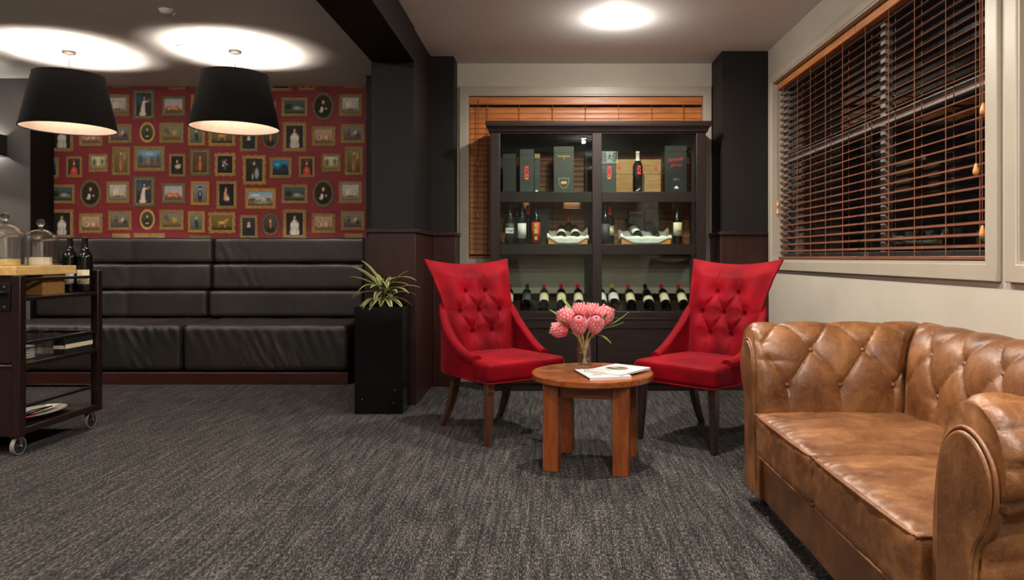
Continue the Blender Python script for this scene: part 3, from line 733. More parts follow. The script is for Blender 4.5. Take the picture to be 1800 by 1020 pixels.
 'horse': ('chestnut horse in profile', 'ornate', painter((110, 98, 56), (86, 76, 42), [(0.5, 0.5, 0.2, 0.13, (196, 150, 76), 0.35), (0.72, 0.64, 0.08, 0.13, (190, 142, 70), 0.4), (0.8, 0.72, 0.07, 0.06, (184, 136, 66), 0.4), (0.36, 0.28, 0.03, 0.16, (170, 124, 60), 0.4), (0.64, 0.28, 0.03, 0.16, (170, 124, 60), 0.4)], (0.2, (70, 58, 34), (50, 40, 24)))),
 'ruff': ('portrait of a man in a white ruff', 'gold', portrait((52, 52, 56), (28, 34, 40), hair=(60, 46, 36), bust=0.42, collar=(214, 218, 222), hy=0.68, extra=[(0.5, 0.66, 0.12, 0.14, (206, 160, 132), 0.4)])),
 'oval2': ('oval portrait of a red-haired sitter in black', 'oval', portrait((70, 76, 66), (28, 26, 26), hair=(150, 76, 40), bust=0.3, hy=0.7, extra=[(0.52, 0.44, 0.12, 0.2, (176, 104, 66), 0.6)])),
}
LAY = [('night', 493.6, 295, 40, 38), ('cardinal', 539.4, 293.5, 29.5, 38), ('meadow', 173, 286.6, 34.5, 33), ('robe', 213, 283, 33, 51),
 ('crowd', 262.7, 279.3, 55.5, 45.5), ('bust', 311.7, 290.6, 30, 41), ('orange', 351.4, 285.3, 38, 49), ('flowers', 395.8, 289.3, 37.5, 41.5),
 ('lord', 447, 299, 42, 53), ('dark_land', 517.8, 341.2, 47, 34.5), ('big_oval', 159.3, 340.3, 40, 52.5), ('ships', 207.2, 338.2, 42, 40),
 ('white_dress', 253.2, 336.8, 40, 54), ('castle', 305, 339.8, 43, 37), ('dandy', 351.8, 339.8, 33.5, 43), ('seated', 398.4, 342.9, 37, 50),
 ('river', 458, 349, 55, 37), ('white_lady', 518, 393.8, 42.5, 52.6), ('dogs', 159.9, 392.6, 43, 36), ('battle', 210.8, 387.8, 42.6, 35),
 ('small_oval', 259, 386, 27.5, 37), ('pasture', 301.6, 386.6, 44, 36.6), ('green', 345.4, 390, 30.5, 38.4), ('horse', 390.2, 391.6, 48, 38),
 ('ruff', 437.5, 399, 32.7, 42), ('oval2', 475.4, 394.7, 32, 42)]
FR = {'gold': (s(96, 74, 40)[:3], s(170, 134, 78)[:3], s(84, 62, 32)[:3]), 'gilt': (s(120, 84, 34)[:3], s(200, 152, 72)[:3], s(96, 66, 30)[:3]),
      'ornate': (s(110, 80, 36)[:3], s(192, 150, 80)[:3], s(70, 50, 26)[:3]), 'dull': (s(74, 66, 50)[:3], s(124, 108, 78)[:3], s(150, 122, 70)[:3]),
      'oval': (s(66, 56, 42)[:3], s(122, 104, 74)[:3], s(60, 46, 28)[:3]), 'ovalgold': (s(150, 118, 62)[:3], s(210, 180, 116)[:3], s(90, 66, 34)[:3])}
def picture_mesh(key, w, h):
    _, fk, fn = PIC[key]
    co, cm, ci = FR[fk]
    mb = MB(); T = 0.0030
    bw = min(w, h) * (0.17 if 'oval' not in fk else 0.15)
    r = random.Random(len(key) * 31 + ord(key[0]))
    if 'oval' in fk:
        N = 32
        rings = [(1.0, 0.0, co), (1.0, T * 0.6, co), (1 - 0.35 * bw / (min(w, h) / 2), T, cm), (1 - 0.75 * bw / (min(w, h) / 2), T, mixc(cm, co, 0.5)), (1 - bw / (min(w, h) / 2), T * 0.7, ci)]
        k0 = rings[-1][0]
        for q in (0.999, 0.9, 0.8, 0.7, 0.6, 0.5, 0.4, 0.3, 0.2, 0.1): rings.append((k0 * q, T * 0.7, None))
        vs = []; cs = []
        for (k, t_, c) in rings:
            for i in range(N):
                a = 2 * PI * i / N
                vs.append((w / 2 * k * math.cos(a), -t_, h / 2 * k * math.sin(a)))
                cc = c if c else fn(0.5 + 0.5 * k / k0 * math.cos(a), 0.5 + 0.5 * k / k0 * math.sin(a))
                if c: cc = mixc(cc, (0, 0, 0), 0.25 * r.random())
                cs.append(cc)
        fs = [(j * N + i, j * N + (i + 1) % N, (j + 1) * N + (i + 1) % N, (j + 1) * N + i) for j in range(len(rings) - 1) for i in range(N)]
        fs.append(tuple((len(rings) - 1) * N + i for i in range(N)))
        mb.add(vs, fs, cs)
    else:
        # frame: five nested loops of points, subdivided along each side so that the printed moulding can vary
        nseg = 8
        def loop(ins, t_, col, wob=0.0):
            hw, hh = w / 2 - ins, h / 2 - ins
            pts = []
            for (ax, az, bx_, bz) in ((-1, -1, 1, -1), (1, -1, 1, 1), (1, 1, -1, 1), (-1, 1, -1, -1)):
                for i in range(nseg):
                    f = i / nseg
                    x = lerp(ax, bx_, f) * hw; z = lerp(az, bz, f) * hh
                    k = wob * math.sin(f * PI * 6) * (1 if i else 0)
                    pts.append(((x + (k if ax == bx_ else 0) * ax, -t_, z + (k if az == bz else 0) * az), mixc(col, (0, 0, 0), 0.28 * r.random())))
            return pts
        wob = 0.008 if fk == 'ornate' else 0
        loops = [loop(0, 0, co, wob), loop(0, T * 0.6, co, wob), loop(bw * 0.3, T, cm), loop(bw * 0.5, T * 0.9, mixc(cm, co, 0.6)), loop(bw * 0.75, T, mixc(cm, (1, 1, 1), 0.08)), loop(bw, T * 0.7, ci)]
        n = nseg * 4
        vs = [p[0] for l in loops for p in l]; cs = [p[1] for l in loops for p in l]
        fs = [(j * n + i, j * n + (i + 1) % n, (j + 1) * n + (i + 1) % n, (j + 1) * n + i) for j in range(len(loops) - 1) for i in range(n)]
        mb.add(vs, fs, cs)
        cw, ch = w - 2 * bw, h - 2 * bw
        G = 20
        mb.grid(lambda u, v: ((u - 0.5) * cw, -T * 0.7, (v - 0.5) * ch), G, G, colf=lambda u, v: fn(u, v))
    return mb.mesh('printed_picture', print_m)
X0, X1, Z1 = -4.738 + 0.002, -1.646 - 0.003, CE - 0.003
for (key, u, v, w, h) in LAY:
    W_, H_ = w * PX, h * PX
    me = picture_mesh(key, W_, H_)
    for du in (-409, 0, 409):
        for dv in (-153, 0, 153):
            cx, cz = wx(u + du), wz(v + dv)
            if cx + W_ / 2 < X0 + 0.02 or cx - W_ / 2 > X1 - 0.02 or cz - H_ / 2 > Z1 - 0.01 or cz + H_ / 2 < 1.24: continue
            m2 = me
            cut = []
            if cx - W_ / 2 < X0: cut.append(((X0 - cx, 0, 0), (-1, 0, 0)))
            if cx + W_ / 2 > X1: cut.append(((X1 - cx, 0, 0), (1, 0, 0)))
            if cz + H_ / 2 > Z1: cut.append(((0, 0, Z1 - cz), (0, 0, 1)))
            if cut:
                bm = bmesh.new(); bm.from_mesh(me)
                for co_, no_ in cut:
                    bmesh.ops.bisect_plane(bm, geom=list(bm.verts) + list(bm.edges) + list(bm.faces), plane_co=co_, plane_no=no_, clear_outer=True)
                m2 = bpy.data.meshes.new('printed_picture'); bm.to_mesh(m2); bm.free(); m2.materials.append(print_m)
            o = bpy.data.objects.new('printed_picture', m2); COL.objects.link(o); o.parent = wall_paper
            o.location = (cx, YA - 0.0004, cz)
            o['label'] = 'printed ' + PIC[key][0]

# ------------------------------------------------------------------ black leather banquette
t = thing('banquette', 'long black leather banquette with horizontal back rolls under the picture wallpaper', 'bench', (-3.2, 6.1, 0))
OX, OY = -3.2, 6.1
bx(-4.735 - OX, -1.66 - OX, 5.825 - OY, 6.70 - OY, 0.0, 0.098).build('plinth', plinthw, t, bevel=0.004)
def bench_disp(seams, yfront, amp=0.010):
    def f(p, n):
        x = p.x
        q = Vector(p)
        g = 0.0
        for sx in seams: g += math.exp(-((x - sx) / 0.012) ** 2)
        if n.y < -0.3: q.y += 0.010 * g
        w = mnoise.noise(Vector((x * 5, p.z * 2.2 + x * 1.5, p.y * 3 + 7)))
        w2 = mnoise.noise(Vector((x * 22 + p.z * 9, p.z * 6, 3.1)))
        if p.z < 0.495 and n.y < -0.2:      # gathers running down from the seat edge
            env = sstep(0.18, 0.46, p.z) * sstep(-0.25, 0.3, mnoise.noise(Vector((x * 1.3, 5.5, 0.0))))
            q.y += 0.0026 * env * math.sin(x * 62 + p.z * 26 + 3 * mnoise.noise(Vector((x * 4, 0, 2))))
        q += n * (amp * 0.6 * w + amp * 0.6 * w2 * sstep(-0.1, 0.4, mnoise.noise(Vector((x * 1.7, p.z * 3, 9)))))
        return q
    return f
rows = [(0.998, 1.235, 6.545), (0.752, 0.994, 6.515), (0.50, 0.748, 6.485)]
segs = [(-4.735, -3.125, [-3.88]), (-3.118, -1.70, [-2.37])]
for ri, (za, zb, yf) in enumerate(rows):
    for (xa, xb, sm) in segs:
        sh_ = 0.02 if ri == 2 else 0.0
        rbox(xa - OX - sh_ * (xa > -4), xb - OX - sh_ * (xb < -3), yf - OY, 6.735 - OY, za, zb, 0.035, (64, 4, 16),
             bench_disp([q - OX for q in sm], yf - OY)).build('back_cushion', blackl, t, smooth=179)
for (xa, xb) in ((-4.735, -3.055), (-3.045, -1.66)):
    rbox(xa - OX, xb - OX, 5.85 - OY, 6.60 - OY, 0.10, 0.492, 0.05, (220, 10, 24), bench_disp([], 0, 0.014)).build('seat_cushion', blackl, t, smooth=179)

# ------------------------------------------------------------------ planter and plant
t = thing('planter_box', 'tall glossy black square planter in front of the dark column', 'planter', (-1.1425, 4.87, 0))
mb = slab_holes([-0.162, -0.150, 0.150, 0.162], [-0.14, -0.128, 0.128, 0.14], {(1, 1)}, 0.0, 0.72, 'z')
mb.build('box_wall', gloss_b, t, bevel=0.003)
bx(-0.149, 0.149, -0.127, 0.127, 0.02, 0.67).build('soil', M('potting_soil', s(34, 26, 20), 0.9, s(50, 40, 30), 60, bump=0.5), t)
for (x, z) in ((-0.11, 0.10), (0.11, 0.16), (0.10, 0.075)):
    MB().lathe([(0, 0.0), (0.004, 0.0), (0.004, 0.002), (0, 0.003)], 10, (x, -0.14, z), Matrix.Rotation(PI / 2, 3, 'X')).build('screw', steel, t, smooth=40)
plant = thing('potted_dragon_plant', 'arching green and cream striped plant growing in the black planter', 'plant', (-1.1425, 4.87, 0.665))
MB().tube([(0, 0, 0), (0.01, 0, 0.06), (0.0, 0.005, 0.16), (-0.005, 0, 0.24)], [0.016, 0.014, 0.012, 0.007], 8).build('stem', M('plant_stem', s(90, 92, 52), 0.7), plant, smooth=60)
def leaf(parent, base, az, length, width, rise, droop, name='leaf', green=(44, 58, 26), pale=(158, 158, 98), mat=None):
    mb = MB(); n = 12
    d = Vector((math.cos(az), math.sin(az), 0)); side = Vector((-math.sin(az), math.cos(az), 0))
    cl = []
    for i in range(n + 1):
        f = i / n
        p = Vector(base) + d * (length * (f * (1 - 0.18 * f * droop))) + Vector((0, 0, length * (rise * f - droop * f * f)))
        cl.append(p)
    g = s(*green)[:3]; pl = s(*pale)[:3]
    vs = []; cs = []; fs = []
    for i, p in enumerate(cl):
        f = i / n
        w = width * (math.sin(PI * min(1, f * 0.86 + 0.14)) ** 0.7) if f < 1 else 0.001
        for k, (q, c) in enumerate(((-1, pl), (-0.62, pl), (-0.42, g), (0, mixc(g, pl, 0.25)), (0.42, g), (0.62, pl), (1, pl))):
            vs.append(p + side * (q * w / 2) + Vector((0, 0, 0.22 * abs(q) * w / 2))); cs.append(c)
    for i in range(n):
        for k in range(6):
            fs.append((i * 7 + k, i * 7 + k + 1, (i + 1) * 7 + k + 1, (i + 1) * 7 + k))
    mb.add(vs, fs, cs)
    o = mb.build(name, mat or leaf_m, parent, smooth=179)
    md = o.modifiers.new('Solid', 'SOLIDIFY'); md.thickness = 0.0012
    return o
LV = [(2.95, 0.24, 0.036, 0.2, 0.5), (-2.5, 0.24, 0.036, 0.25, 0.6), (-1.95, 0.22, 0.036, 0.3, 0.7), (-1.0, 0.22, 0.036, 0.3, 0.7), (-0.55, 0.25, 0.036, 0.25, 0.6), (0.25, 0.26, 0.036, 0.3, 0.55), (-1.5, 0.16, 0.034, 0.2, 0.6), (2.35, 0.3, 0.03, 0.9, 0.5), (2.75, 0.36, 0.036, 0.95, 0.42), (2.55, 0.33, 0.034, 1.05, 0.5), (3.05, 0.31, 0.030, 0.62, 0.28), (3.35, 0.30, 0.036, 0.55, 0.85), (2.2, 0.26, 0.03, 1.2, 0.4),
      (0.15, 0.34, 0.036, 0.85, 0.62), (-0.15, 0.32, 0.036, 0.62, 0.55), (-0.4, 0.28, 0.036, 0.55, 0.6), (0.35, 0.30, 0.034, 0.7, 0.6), (0.7, 0.25, 0.03, 1.0, 0.6),
      (1.4, 0.24, 0.03, 1.35, 0.4), (1.9, 0.25, 0.03, 1.2, 0.6), (-1.2, 0.25, 0.036, 0.8, 0.8), (-1.7, 0.24, 0.036, 0.7, 0.9), (-2.2, 0.26, 0.036, 0.8, 0.95),
      (-2.7, 0.25, 0.034, 0.75, 0.85), (-0.8, 0.24, 0.034, 0.9, 0.7), (2.9, 0.22, 0.03, 1.4, 0.5), (0.0, 0.22, 0.028, 1.3, 0.5), (-1.45, 0.2, 0.03, 1.2, 0.7),
      (-0.2, 0.26, 0.034, 0.4, 0.42), (-2.95, 0.27, 0.036, 0.35, 0.5), (1.1, 0.26, 0.03, 0.8, 0.7), (-2.0, 0.18, 0.03, 0.5, 0.5), (-0.95, 0.19, 0.03, 0.4, 0.45)]
for i, (az, ln, wd, rs, dr) in enumerate(LV):
    zb = 0.07 + 0.15 * ((i * 7) % 11) / 11 if i > 12 else (0.10 if i < 7 else 0.17)
    if math.sin(az) > 0.45: ln *= 0.62
    leaf(plant, (0.01 * math.cos(az), 0.01 * math.sin(az), zb), az, ln * 0.80, wd * 1.25, rs, dr)
# ------------------------------------------------------------------ wine cabinet
CX0, CX1, CY0, CY1 = -0.459, 1.231, 5.53, 5.93
S1, S2 = 1.569, 1.157          # shelf tops
cab = thing('wine_display_cabinet', 'tall dark wooden wine cabinet with glass doors between the red chairs', 'cabinet', (0.386, 5.73, 0))
AX, AY = 0.386, 5.73
def cb(name, x0, x1, y0, y1, z0, z1, mat=espresso, bev=0.003, parent=cab):
    return bx(x0 - AX, x1 - AX, y0 - AY, y1 - AY, z0, z1).build(name, mat, parent, bevel=bev)
# cornice: stepped moulding all round
cor = [(0.0, 2.035), (0.012, 2.035), (0.016, 2.05), (0.02, 2.062), (0.034, 2.078), (0.036, 2.09), (0.036, 2.116), (0.0, 2.116)]
mb = MB()
loops = []
for (o_, z) in cor[1:7]:
    loops.append([(CX0 - o_ - AX, CY0 - o_ - AY, z), (CX1 + o_ - AX, CY0 - o_ - AY, z), (CX1 + o_ - AX, CY1 - AY, z), (CX0 - o_ - AX, CY1 - AY, z)])
vs = [p for l in loops for p in l]
fs = [(j * 4 + i, j * 4 + (i + 1) % 4, (j + 1) * 4 + (i + 1) % 4, (j + 1) * 4 + i) for j in range(len(loops) - 1) for i in range(4)]
fs += [(0, 3, 2, 1), tuple((len(loops) - 1) * 4 + i for i in range(4))]
mb.add(vs, fs).build('cornice', espresso, cab, bevel=0.002)
pw = 0.075
cb('corner_post', CX0, CX0 + pw, CY0, CY0 + 0.05, 0.06, 2.035, espresso_v)
cb('corner_post', CX1 - pw, CX1, CY0, CY0 + 0.05, 0.06, 2.035, espresso_v)
cb('corner_post', CX0, CX0 + 0.05, CY1 - 0.05, CY1, 0.06, 2.035, espresso_v)
cb('corner_post', CX1 - 0.05, CX1, CY1 - 0.05, CY1, 0.06, 2.035, espresso_v)
cb('mullion', 0.340, 0.414, CY0, CY0 + 0.05, 0.575, 2.035, espresso_v)
cb('back_post', 0.30, 0.40, CY1 - 0.03, CY1, 0.575, 2.035, espresso_v)
cb('side_panel', CX0 + 0.006, CX0 + 0.022, CY0 + 0.05, CY1 - 0.05, 0.06, 2.035, espresso_v)
cb('side_panel', CX1 - 0.022, CX1 - 0.006, CY0 + 0.05, CY1 - 0.05, 0.06, 2.035, espresso_v)
cb('top_rail', CX0 + pw, CX1 - pw, CY0 + 0.002, CY0 + 0.03, 2.02, 2.035)
cb('back_rail', CX0 + 0.05, CX1 - 0.05, CY1 - 0.03, CY1, 1.93, 2.035)
for zt in (S1, S2):
    cb('shelf_board', CX0 + 0.022, CX1 - 0.022, CY0 + 0.05, CY1 - 0.03, zt - 0.025, zt)
    for (a, b) in ((CX0 + pw, 0.340), (0.414, CX1 - pw)):
        cb('shelf_rail', a, b, CY0 + 0.022, CY0 + 0.05, zt - 0.083, zt)
# slanted bottle rack
for (a, b) in ((CX0 + 0.022, 0.337), (0.417, CX1 - 0.022)):
    mb = MB().prism([(CY0 + 0.05 - AY, 0.614), (5.80 - AY, 0.756), (5.80 - AY, 0.736), (CY0 + 0.05 - AY, 0.594)], a - AX, b - AX, 'x')
    mb.build('slanted_rack', espresso, cab, bevel=0.002)
for (a, b) in ((CX0 + pw, 0.340), (0.414, CX1 - pw)):
    cb('rack_rail', a, b, CY0 + 0.004, CY0 + 0.05, 0.575, 0.626)
cb('rail_moulding', CX0 - 0.006, CX1 + 0.006, CY0 - 0.008, CY0 + 0.0, 0.560, 0.577)
cb('base_floor', CX0 + 0.022, CX1 - 0.022, CY0 + 0.05, CY1 - 0.03, 0.08, 0.1)
cb('plinth', CX0 + 0.01, CX1 - 0.01, CY0 + 0.03, CY1, 0.0, 0.06)
cb('bottom_rail', CX0 + pw, CX1 - pw, CY0 + 0.004, CY0 + 0.04, 0.06, 0.11)
cb('lower_back', CX0 + 0.05, CX1 - 0.05, CY1 - 0.02, CY1, 0.06, 0.575)
for (a, b) in ((CX0 + pw + 0.003, 0.374), (0.38, CX1 - pw - 0.003)):
    d = cb('door', a, b, CY0 + 0.006, CY0 + 0.028, 0.114, 0.555)
    slab_holes([a - AX, a - AX + 0.06, b - AX - 0.06, b - AX], [0.114, 0.174, 0.495, 0.555], {(1, 1)}, CY0 - 0.002 - AY, CY0 + 0.006 - AY, 'y').build('door_frame', espresso, d, bevel=0.002)
for (a, b, y) in ((CX0 + 0.062, 0.352, 5.540), (0.404, CX1 - 0.062, 5.546)):
    g = cb('glass_door', a, b, y + 0.006, y + 0.0102, 0.628, 2.03, cabglass, 0)
    cb('edge_pull', (b - 0.006) if a < 0 else a, b if a < 0 else a + 0.006, y + 0.004, y + 0.012, 0.628, 2.03, steel, 0, g)

# wine bottles
BP = [(0, 0.004), (0.020, 0.010), (0.033, 0.002), (0.0370, 0.004), (0.0378, 0.012), (0.0378, 0.190), (0.0365, 0.202), (0.031, 0.216), (0.022, 0.230), (0.0165, 0.242),
      (0.0145, 0.256), (0.0140, 0.296), (0.0158, 0.298), (0.0158, 0.306), (0.0135, 0.308), (0, 0.308)]
BURG = [(0, 0.004), (0.022, 0.010), (0.038, 0.002), (0.0415, 0.004), (0.0420, 0.012), (0.0420, 0.140), (0.040, 0.162), (0.034, 0.190), (0.026, 0.215), (0.0185, 0.236),
        (0.0150, 0.256), (0.0142, 0.288), (0.0158, 0.290), (0.0158, 0.298), (0.0135, 0.300), (0, 0.300)]
_bm = {}
def bottle(label, loc, lab=None, cap=cap_k, lz=(0.055, 0.155), rot=(0, 0, 0), k=1.0, prof='bp', group=None, arc=None, face=-PI / 2, capz=0.238, name='wine_bottle'):
    P = BP if prof == 'bp' else BURG
    R = 0.0378 if prof == 'bp' else 0.0420
    t = thing(name, label, 'bottle', loc, 0, group)
    t.rotation_euler = rot; t.scale = (k, k, k)
    if prof not in _bm: _bm[prof] = MB().lathe(P, 26).mesh('bottle_glass', bottle_g, smooth=50)
    g = bpy.data.objects.new('bottle_glass', _bm[prof]); COL.objects.link(g); g.parent = t
    if lab:
        aw = arc or 2.3
        mb = MB(); n = 16
        R0, R1 = R + 0.0002, R + 0.0007
        mb.grid(lambda u, v: ((R1) * math.cos(face + (u - 0.5) * aw), (R1) * math.sin(face + (u - 0.5) * aw), lerp(lz[0], lz[1], v)), n, 1)
        o = mb.build('paper_label', lab, t, smooth=179)
        md = o.modifiers.new('Solid', 'SOLIDIFY'); md.thickness = 0.0004; md.offset = -1
    if cap:
        if ('c', prof, cap.name, capz) not in _bm:
            pr = [(r + 0.0008, z) for r, z in P if capz <= z <= P[-1][1] and r > 0.001]
            zt = P[-1][1] + 0.0008
            r0 = next(lerp(P[i][0], P[i + 1][0], (capz - P[i][1]) / (P[i + 1][1] - P[i][1])) for i in range(5, len(P) - 1) if P[i][1] <= capz <= P[i + 1][1])
            _bm[('c', prof, cap.name, capz)] = MB().lathe([(r0 + 0.0008, capz)] + pr + [(0.013, zt), (0, zt)], 22).mesh('capsule', cap, smooth=50)
        c = bpy.data.objects.new('capsule', _bm[('c', prof, cap.name, capz)]); COL.objects.link(c); c.parent = t
    return t
# row on the slanted rack: bases forward, necks up and back
TILT = math.radians(-60.5)
rack = [(-0.325, paper_c, cap_r, 'bp', 'reclining wine bottle, cream label and red top, leftmost on the slanted rack'),
        (-0.180, paper_k, cap_k, 'bp', 'reclining wine bottle with grey-black label and black top on the slanted rack'),
        (-0.040, paper_c, cap_r, 'bp', 'reclining cream-label red-top bottle just right of the black-topped one on the rack'),
        (0.100, paper_c, cap_r, 'bp', 'reclining cream-label red-top bottle second left of the cabinet mullion'),
        (0.238, paper_c, cap_r, 'bp', 'reclining cream-label red-top bottle next left of the cabinet mullion'),
        (0.425, paper_w, cap_k, 'bp', 'reclining bottle half hidden by the cabinet mullion, above the flowers'),
        (0.520, paper_w, cap_y, 'burg', 'reclining wide bottle with white label and yellow-ringed dark neck on the rack'),
        (0.655, paper_c, cap_r, 'bp', 'reclining cream-label red-top bottle between the two wide bottles on the rack'),
        (0.795, paper_c, cap_k, 'burg', 'reclining wide bottle with short cream label and dark neck on the rack'),
        (0.930, paper_c, cap_r, 'bp', 'reclining cream-label red-top bottle second from the right end of the rack'),
        (1.072, paper_c, cap_r, 'bp', 'reclining cream-label red-top bottle at the right end of the rack')]
for (x, lb, cp, pf, nm) in rack:
    dz = 0.0445 if pf == 'bp' else 0.0488
    lz = (0.038, 0.150) if pf == 'bp' else ((0.04, 0.135) if lb is paper_w else (0.03, 0.085))
    bottle(nm, (x, CY0 + 0.062, 0.6205 + dz), lb, cp, lz, (TILT, 0, 0), 1.0, pf, 'bottles on the slanted rack', arc=3.0)

# top shelf: presentation boxes, a wooden case and one bottle
def carton(name, label, x0, x1, y0, y1, z0, h, mat, cat='box', group='presentation boxes on the top shelf'):
    t = thing(name, label, cat, ((x0 + x1) / 2, (y0 + y1) / 2, z0), 0, group)
    w, d = (x1 - x0) / 2, (y1 - y0) / 2
    bx(-w, w, -d, d, 0, h - 0.05).build('carton_body', mat, t, bevel=0.0015)
    bx(-w, w, -d, d, h - 0.0494, h).build('carton_lid', mat, t, bevel=0.0015)
    return t, w, d
FY = 5.60
carton('gift_box', 'plain black box at the left end of the top shelf', -0.370, -0.262, 5.66, 5.76, S1, 0.315, box_k)
t, w, d = carton('gift_box', 'tall charcoal wine box with red lettering in the left cabinet bay', -0.232, -0.120, FY + 0.02, FY + 0.12, S1, 0.345, box_d)
text('lettering', 'KOE', 0.046, ink_red, t, (-0.004, -d - 0.0006, 0.165), (PI / 2, PI / 2, 0), bold=0.0015)
bx(-0.015, 0.012, -d - 0.001, -d, 0.105, 0.116).build('gold_mark', ink_gold, t)
t, w, d = carton('gift_box', 'narrow charcoal box with tan top behind the red-lettered box in the left bay', -0.116, -0.072, FY + 0.05, FY + 0.15, S1, 0.315, box_d)
bx(-w + 0.001, w - 0.001, -d - 0.001, -d, 0.277, 0.312).build('tan_band', crate_w, t)
bx(-0.014, 0.004, -d - 0.001, -d, 0.004, 0.022).build('white_sticker', ink_w, t)
t, w, d = carton('gift_box', 'wide olive champagne box with gold lettering and a shield emblem', 0.038, 0.198, FY + 0.01, FY + 0.15, S1, 0.365, box_o)
text('lettering', 'Dom Pérignon', 0.0165, ink_gold, t, (0, -d - 0.0006, 0.287), bold=0.0003)
bx(-0.004, 0.004, -d - 0.001, -d, 0.266, 0.275).build('gold_star', ink_gold, t)
bx(-0.004, 0.004, -d - 0.001, -d, 0.195, 0.200).build('seal_dot', ink_grey, t)
shd = [(-0.042, 0.118), (-0.024, 0.112), (0, 0.119), (0.024, 0.112), (0.042, 0.118), (0.040, 0.07), (0.024, 0.042), (0, 0.026), (-0.024, 0.042), (-0.040, 0.07)]
MB().prism(shd, -d - 0.001, -d, 'y').build('shield_emblem', ink_grey, t)
MB().prism([(p[0] * 0.86, 0.072 + (p[1] - 0.072) * 0.86) for p in shd], -d - 0.0014, -d - 0.001, 'y').build('shield_field', box_o, t)
MB().prism([(-0.026, 0.074), (-0.016, 0.088), (0.008, 0.089), (0.026, 0.082), (0.022, 0.070), (0.006, 0.066), (-0.018, 0.066)], -d - 0.0018, -d - 0.0014, 'y').build('gold_crest', ink_gold, t)
t, w, d = carton('gift_box', 'charcoal wine box with red lettering beside the wooden case in the right bay', 0.420, 0.532, FY + 0.02, FY + 0.12, S1, 0.330, box_d)
text('lettering', 'KOE', 0.046, ink_red, t, (0.004, -d - 0.0006, 0.165), (PI / 2, PI / 2, 0), bold=0.0015)
bx(-0.010, 0.016, -d - 0.001, -d, 0.108, 0.118).build('gold_mark', ink_gold, t)
t = thing('wooden_wine_case', 'pale wooden wine case lying behind the tall bottle on the top shelf', 'case', (0.722, 5.78, S1))
for (z0, z1) in ((0.0, 0.152), (0.154, 0.272)):
    bx(-0.182, 0.182, -0.09, -0.078, z0, z1).build('front_board', crate_w, t, bevel=0.002)
bx(-0.182, -0.17, -0.0775, 0.09, 0, 0.272).build('end_board', crate_w, t, bevel=0.002)
bx(0.17, 0.182, -0.0775, 0.09, 0, 0.272).build('end_board', crate_w, t, bevel=0.002)
bx(-0.1695, 0.1695, -0.0775, 0.09, 0.26, 0.272).build('lid', crate_w, t, bevel=0.002)
bx(-0.1695, 0.1695, 0.078, 0.09, 0.0, 0.2595).build('back_board', crate_w, t, bevel=0.002)
MB().prism([(0.132, 0.186), (0.15, 0.186), (0.15, 0.196), (0.145, 0.215), (0.143, 0.235), (0.139, 0.235), (0.137, 0.215), (0.132, 0.196)], -0.0912, -0.09, 'y').build('brand_mark', ink_dred, t)
MB().lathe([(0, 0), (0.014, 0), (0.014, 0.001), (0, 0.001)], 14, (-0.155, -0.09, 0.205), Matrix.Rotation(PI / 2, 3, 'X')).build('round_stamp', ink_dred, t)
t = bottle('black bottle with red lettering and pale capsule standing before the wooden case', (0.708, FY + 0.03, S1), None, cap_w, k=1.06, group='bottles standing in the cabinet', capz=0.238)
text('lettering', 'KOE', 0.034, ink_red, t, (0.004, -0.0388, 0.165), (PI / 2, PI / 2, 0), bold=0.001)
MB().prism([(-0.016, 0.008), (0.0, 0.014), (0.016, 0.03), (0.012, 0.03), (-0.004, 0.018), (-0.016, 0.014)], -0.0388, -0.0383, 'y').build('signature_mark', ink_w, t)
t, w, d = carton('gift_box', 'black wine box with red script lettering at the right end of the top shelf', 0.925, 1.098, FY + 0.02, FY + 0.13, S1, 0.375, box_k)
text('lettering', 'Penfolds', 0.036, ink_dred, t, (-0.004, -d - 0.0006, 0.262), (PI / 2, -0.14, 0), shear=0.3, bold=0.0003)
text('lettering', 'Grange', 0.032, ink_dred, t, (0.004, -d - 0.0006, 0.218), (PI / 2, -0.10, 0), shear=0.3)
text('lettering', '2011', 0.026, ink_grey, t, (0.004, -d - 0.0006, 0.104), bold=0.0004)
MB().lathe([(0.034, 0), (0.038, 0), (0.038, 0.0008), (0.034, 0.0008), (0.034, 0)], 24, (0.004, -d, 0.055), Matrix.Rotation(PI / 2, 3, 'X')).build('ring_emblem', box_d, t)
MB().prism([(-0.010, 0.03), (0.018, 0.03), (0.020, 0.042), (0.012, 0.046), (0.004, 0.056), (-0.004, 0.046), (-0.012, 0.042)], -d - 0.001, -d, 'y').build('white_emblem', ink_w, t)

# middle shelf
g = 'bottles standing in the cabinet'
FZ = 5.62
t = bottle('dark bottle with a white-patterned label, leftmost on the middle shelf', (-0.310, FZ, S2), paper_k, cap_k, (0.03, 0.165), group=g)
bx(-0.0325, 0.030, -0.0402, -0.0390, 0.085, 0.128).build('white_band', paper_w, t)
text('lettering', 'Tread', 0.022, cap_k, t, (-0.001, -0.0405, 0.106), bold=0.0006)
bottle('bottle with a pale blue label half hidden behind two others on the middle shelf', (-0.262, FZ + 0.115, S2), M('blue_label_paper', s(120, 128, 160), 0.6), cap_k, (0.035, 0.15), group=g, k=0.96)
t = bottle('bottle with a large plain white label, second from the left on the middle shelf', (-0.215, FZ, S2), paper_w, cap_k, (0.045, 0.165), group=g)
bottle('bottle with a long red capsule at the back of the middle shelf, left bay', (-0.168, FZ + 0.11, S2), None, cap_r, group=g, capz=0.238, k=1.02)
t = bottle('bottle with a tall red and gold label on the middle shelf', (-0.103, FZ, S2), paper_r, cap_k, (0.012, 0.178), group=g, k=0.98)
for (z0, z1, w_) in ((0.14, 0.168, 0.014), (0.085, 0.125, 0.016), (0.035, 0.06, 0.012)):
    bx(-w_, w_, -0.0392, -0.0380, z0, z1).build('gold_print', ink_gold, t)
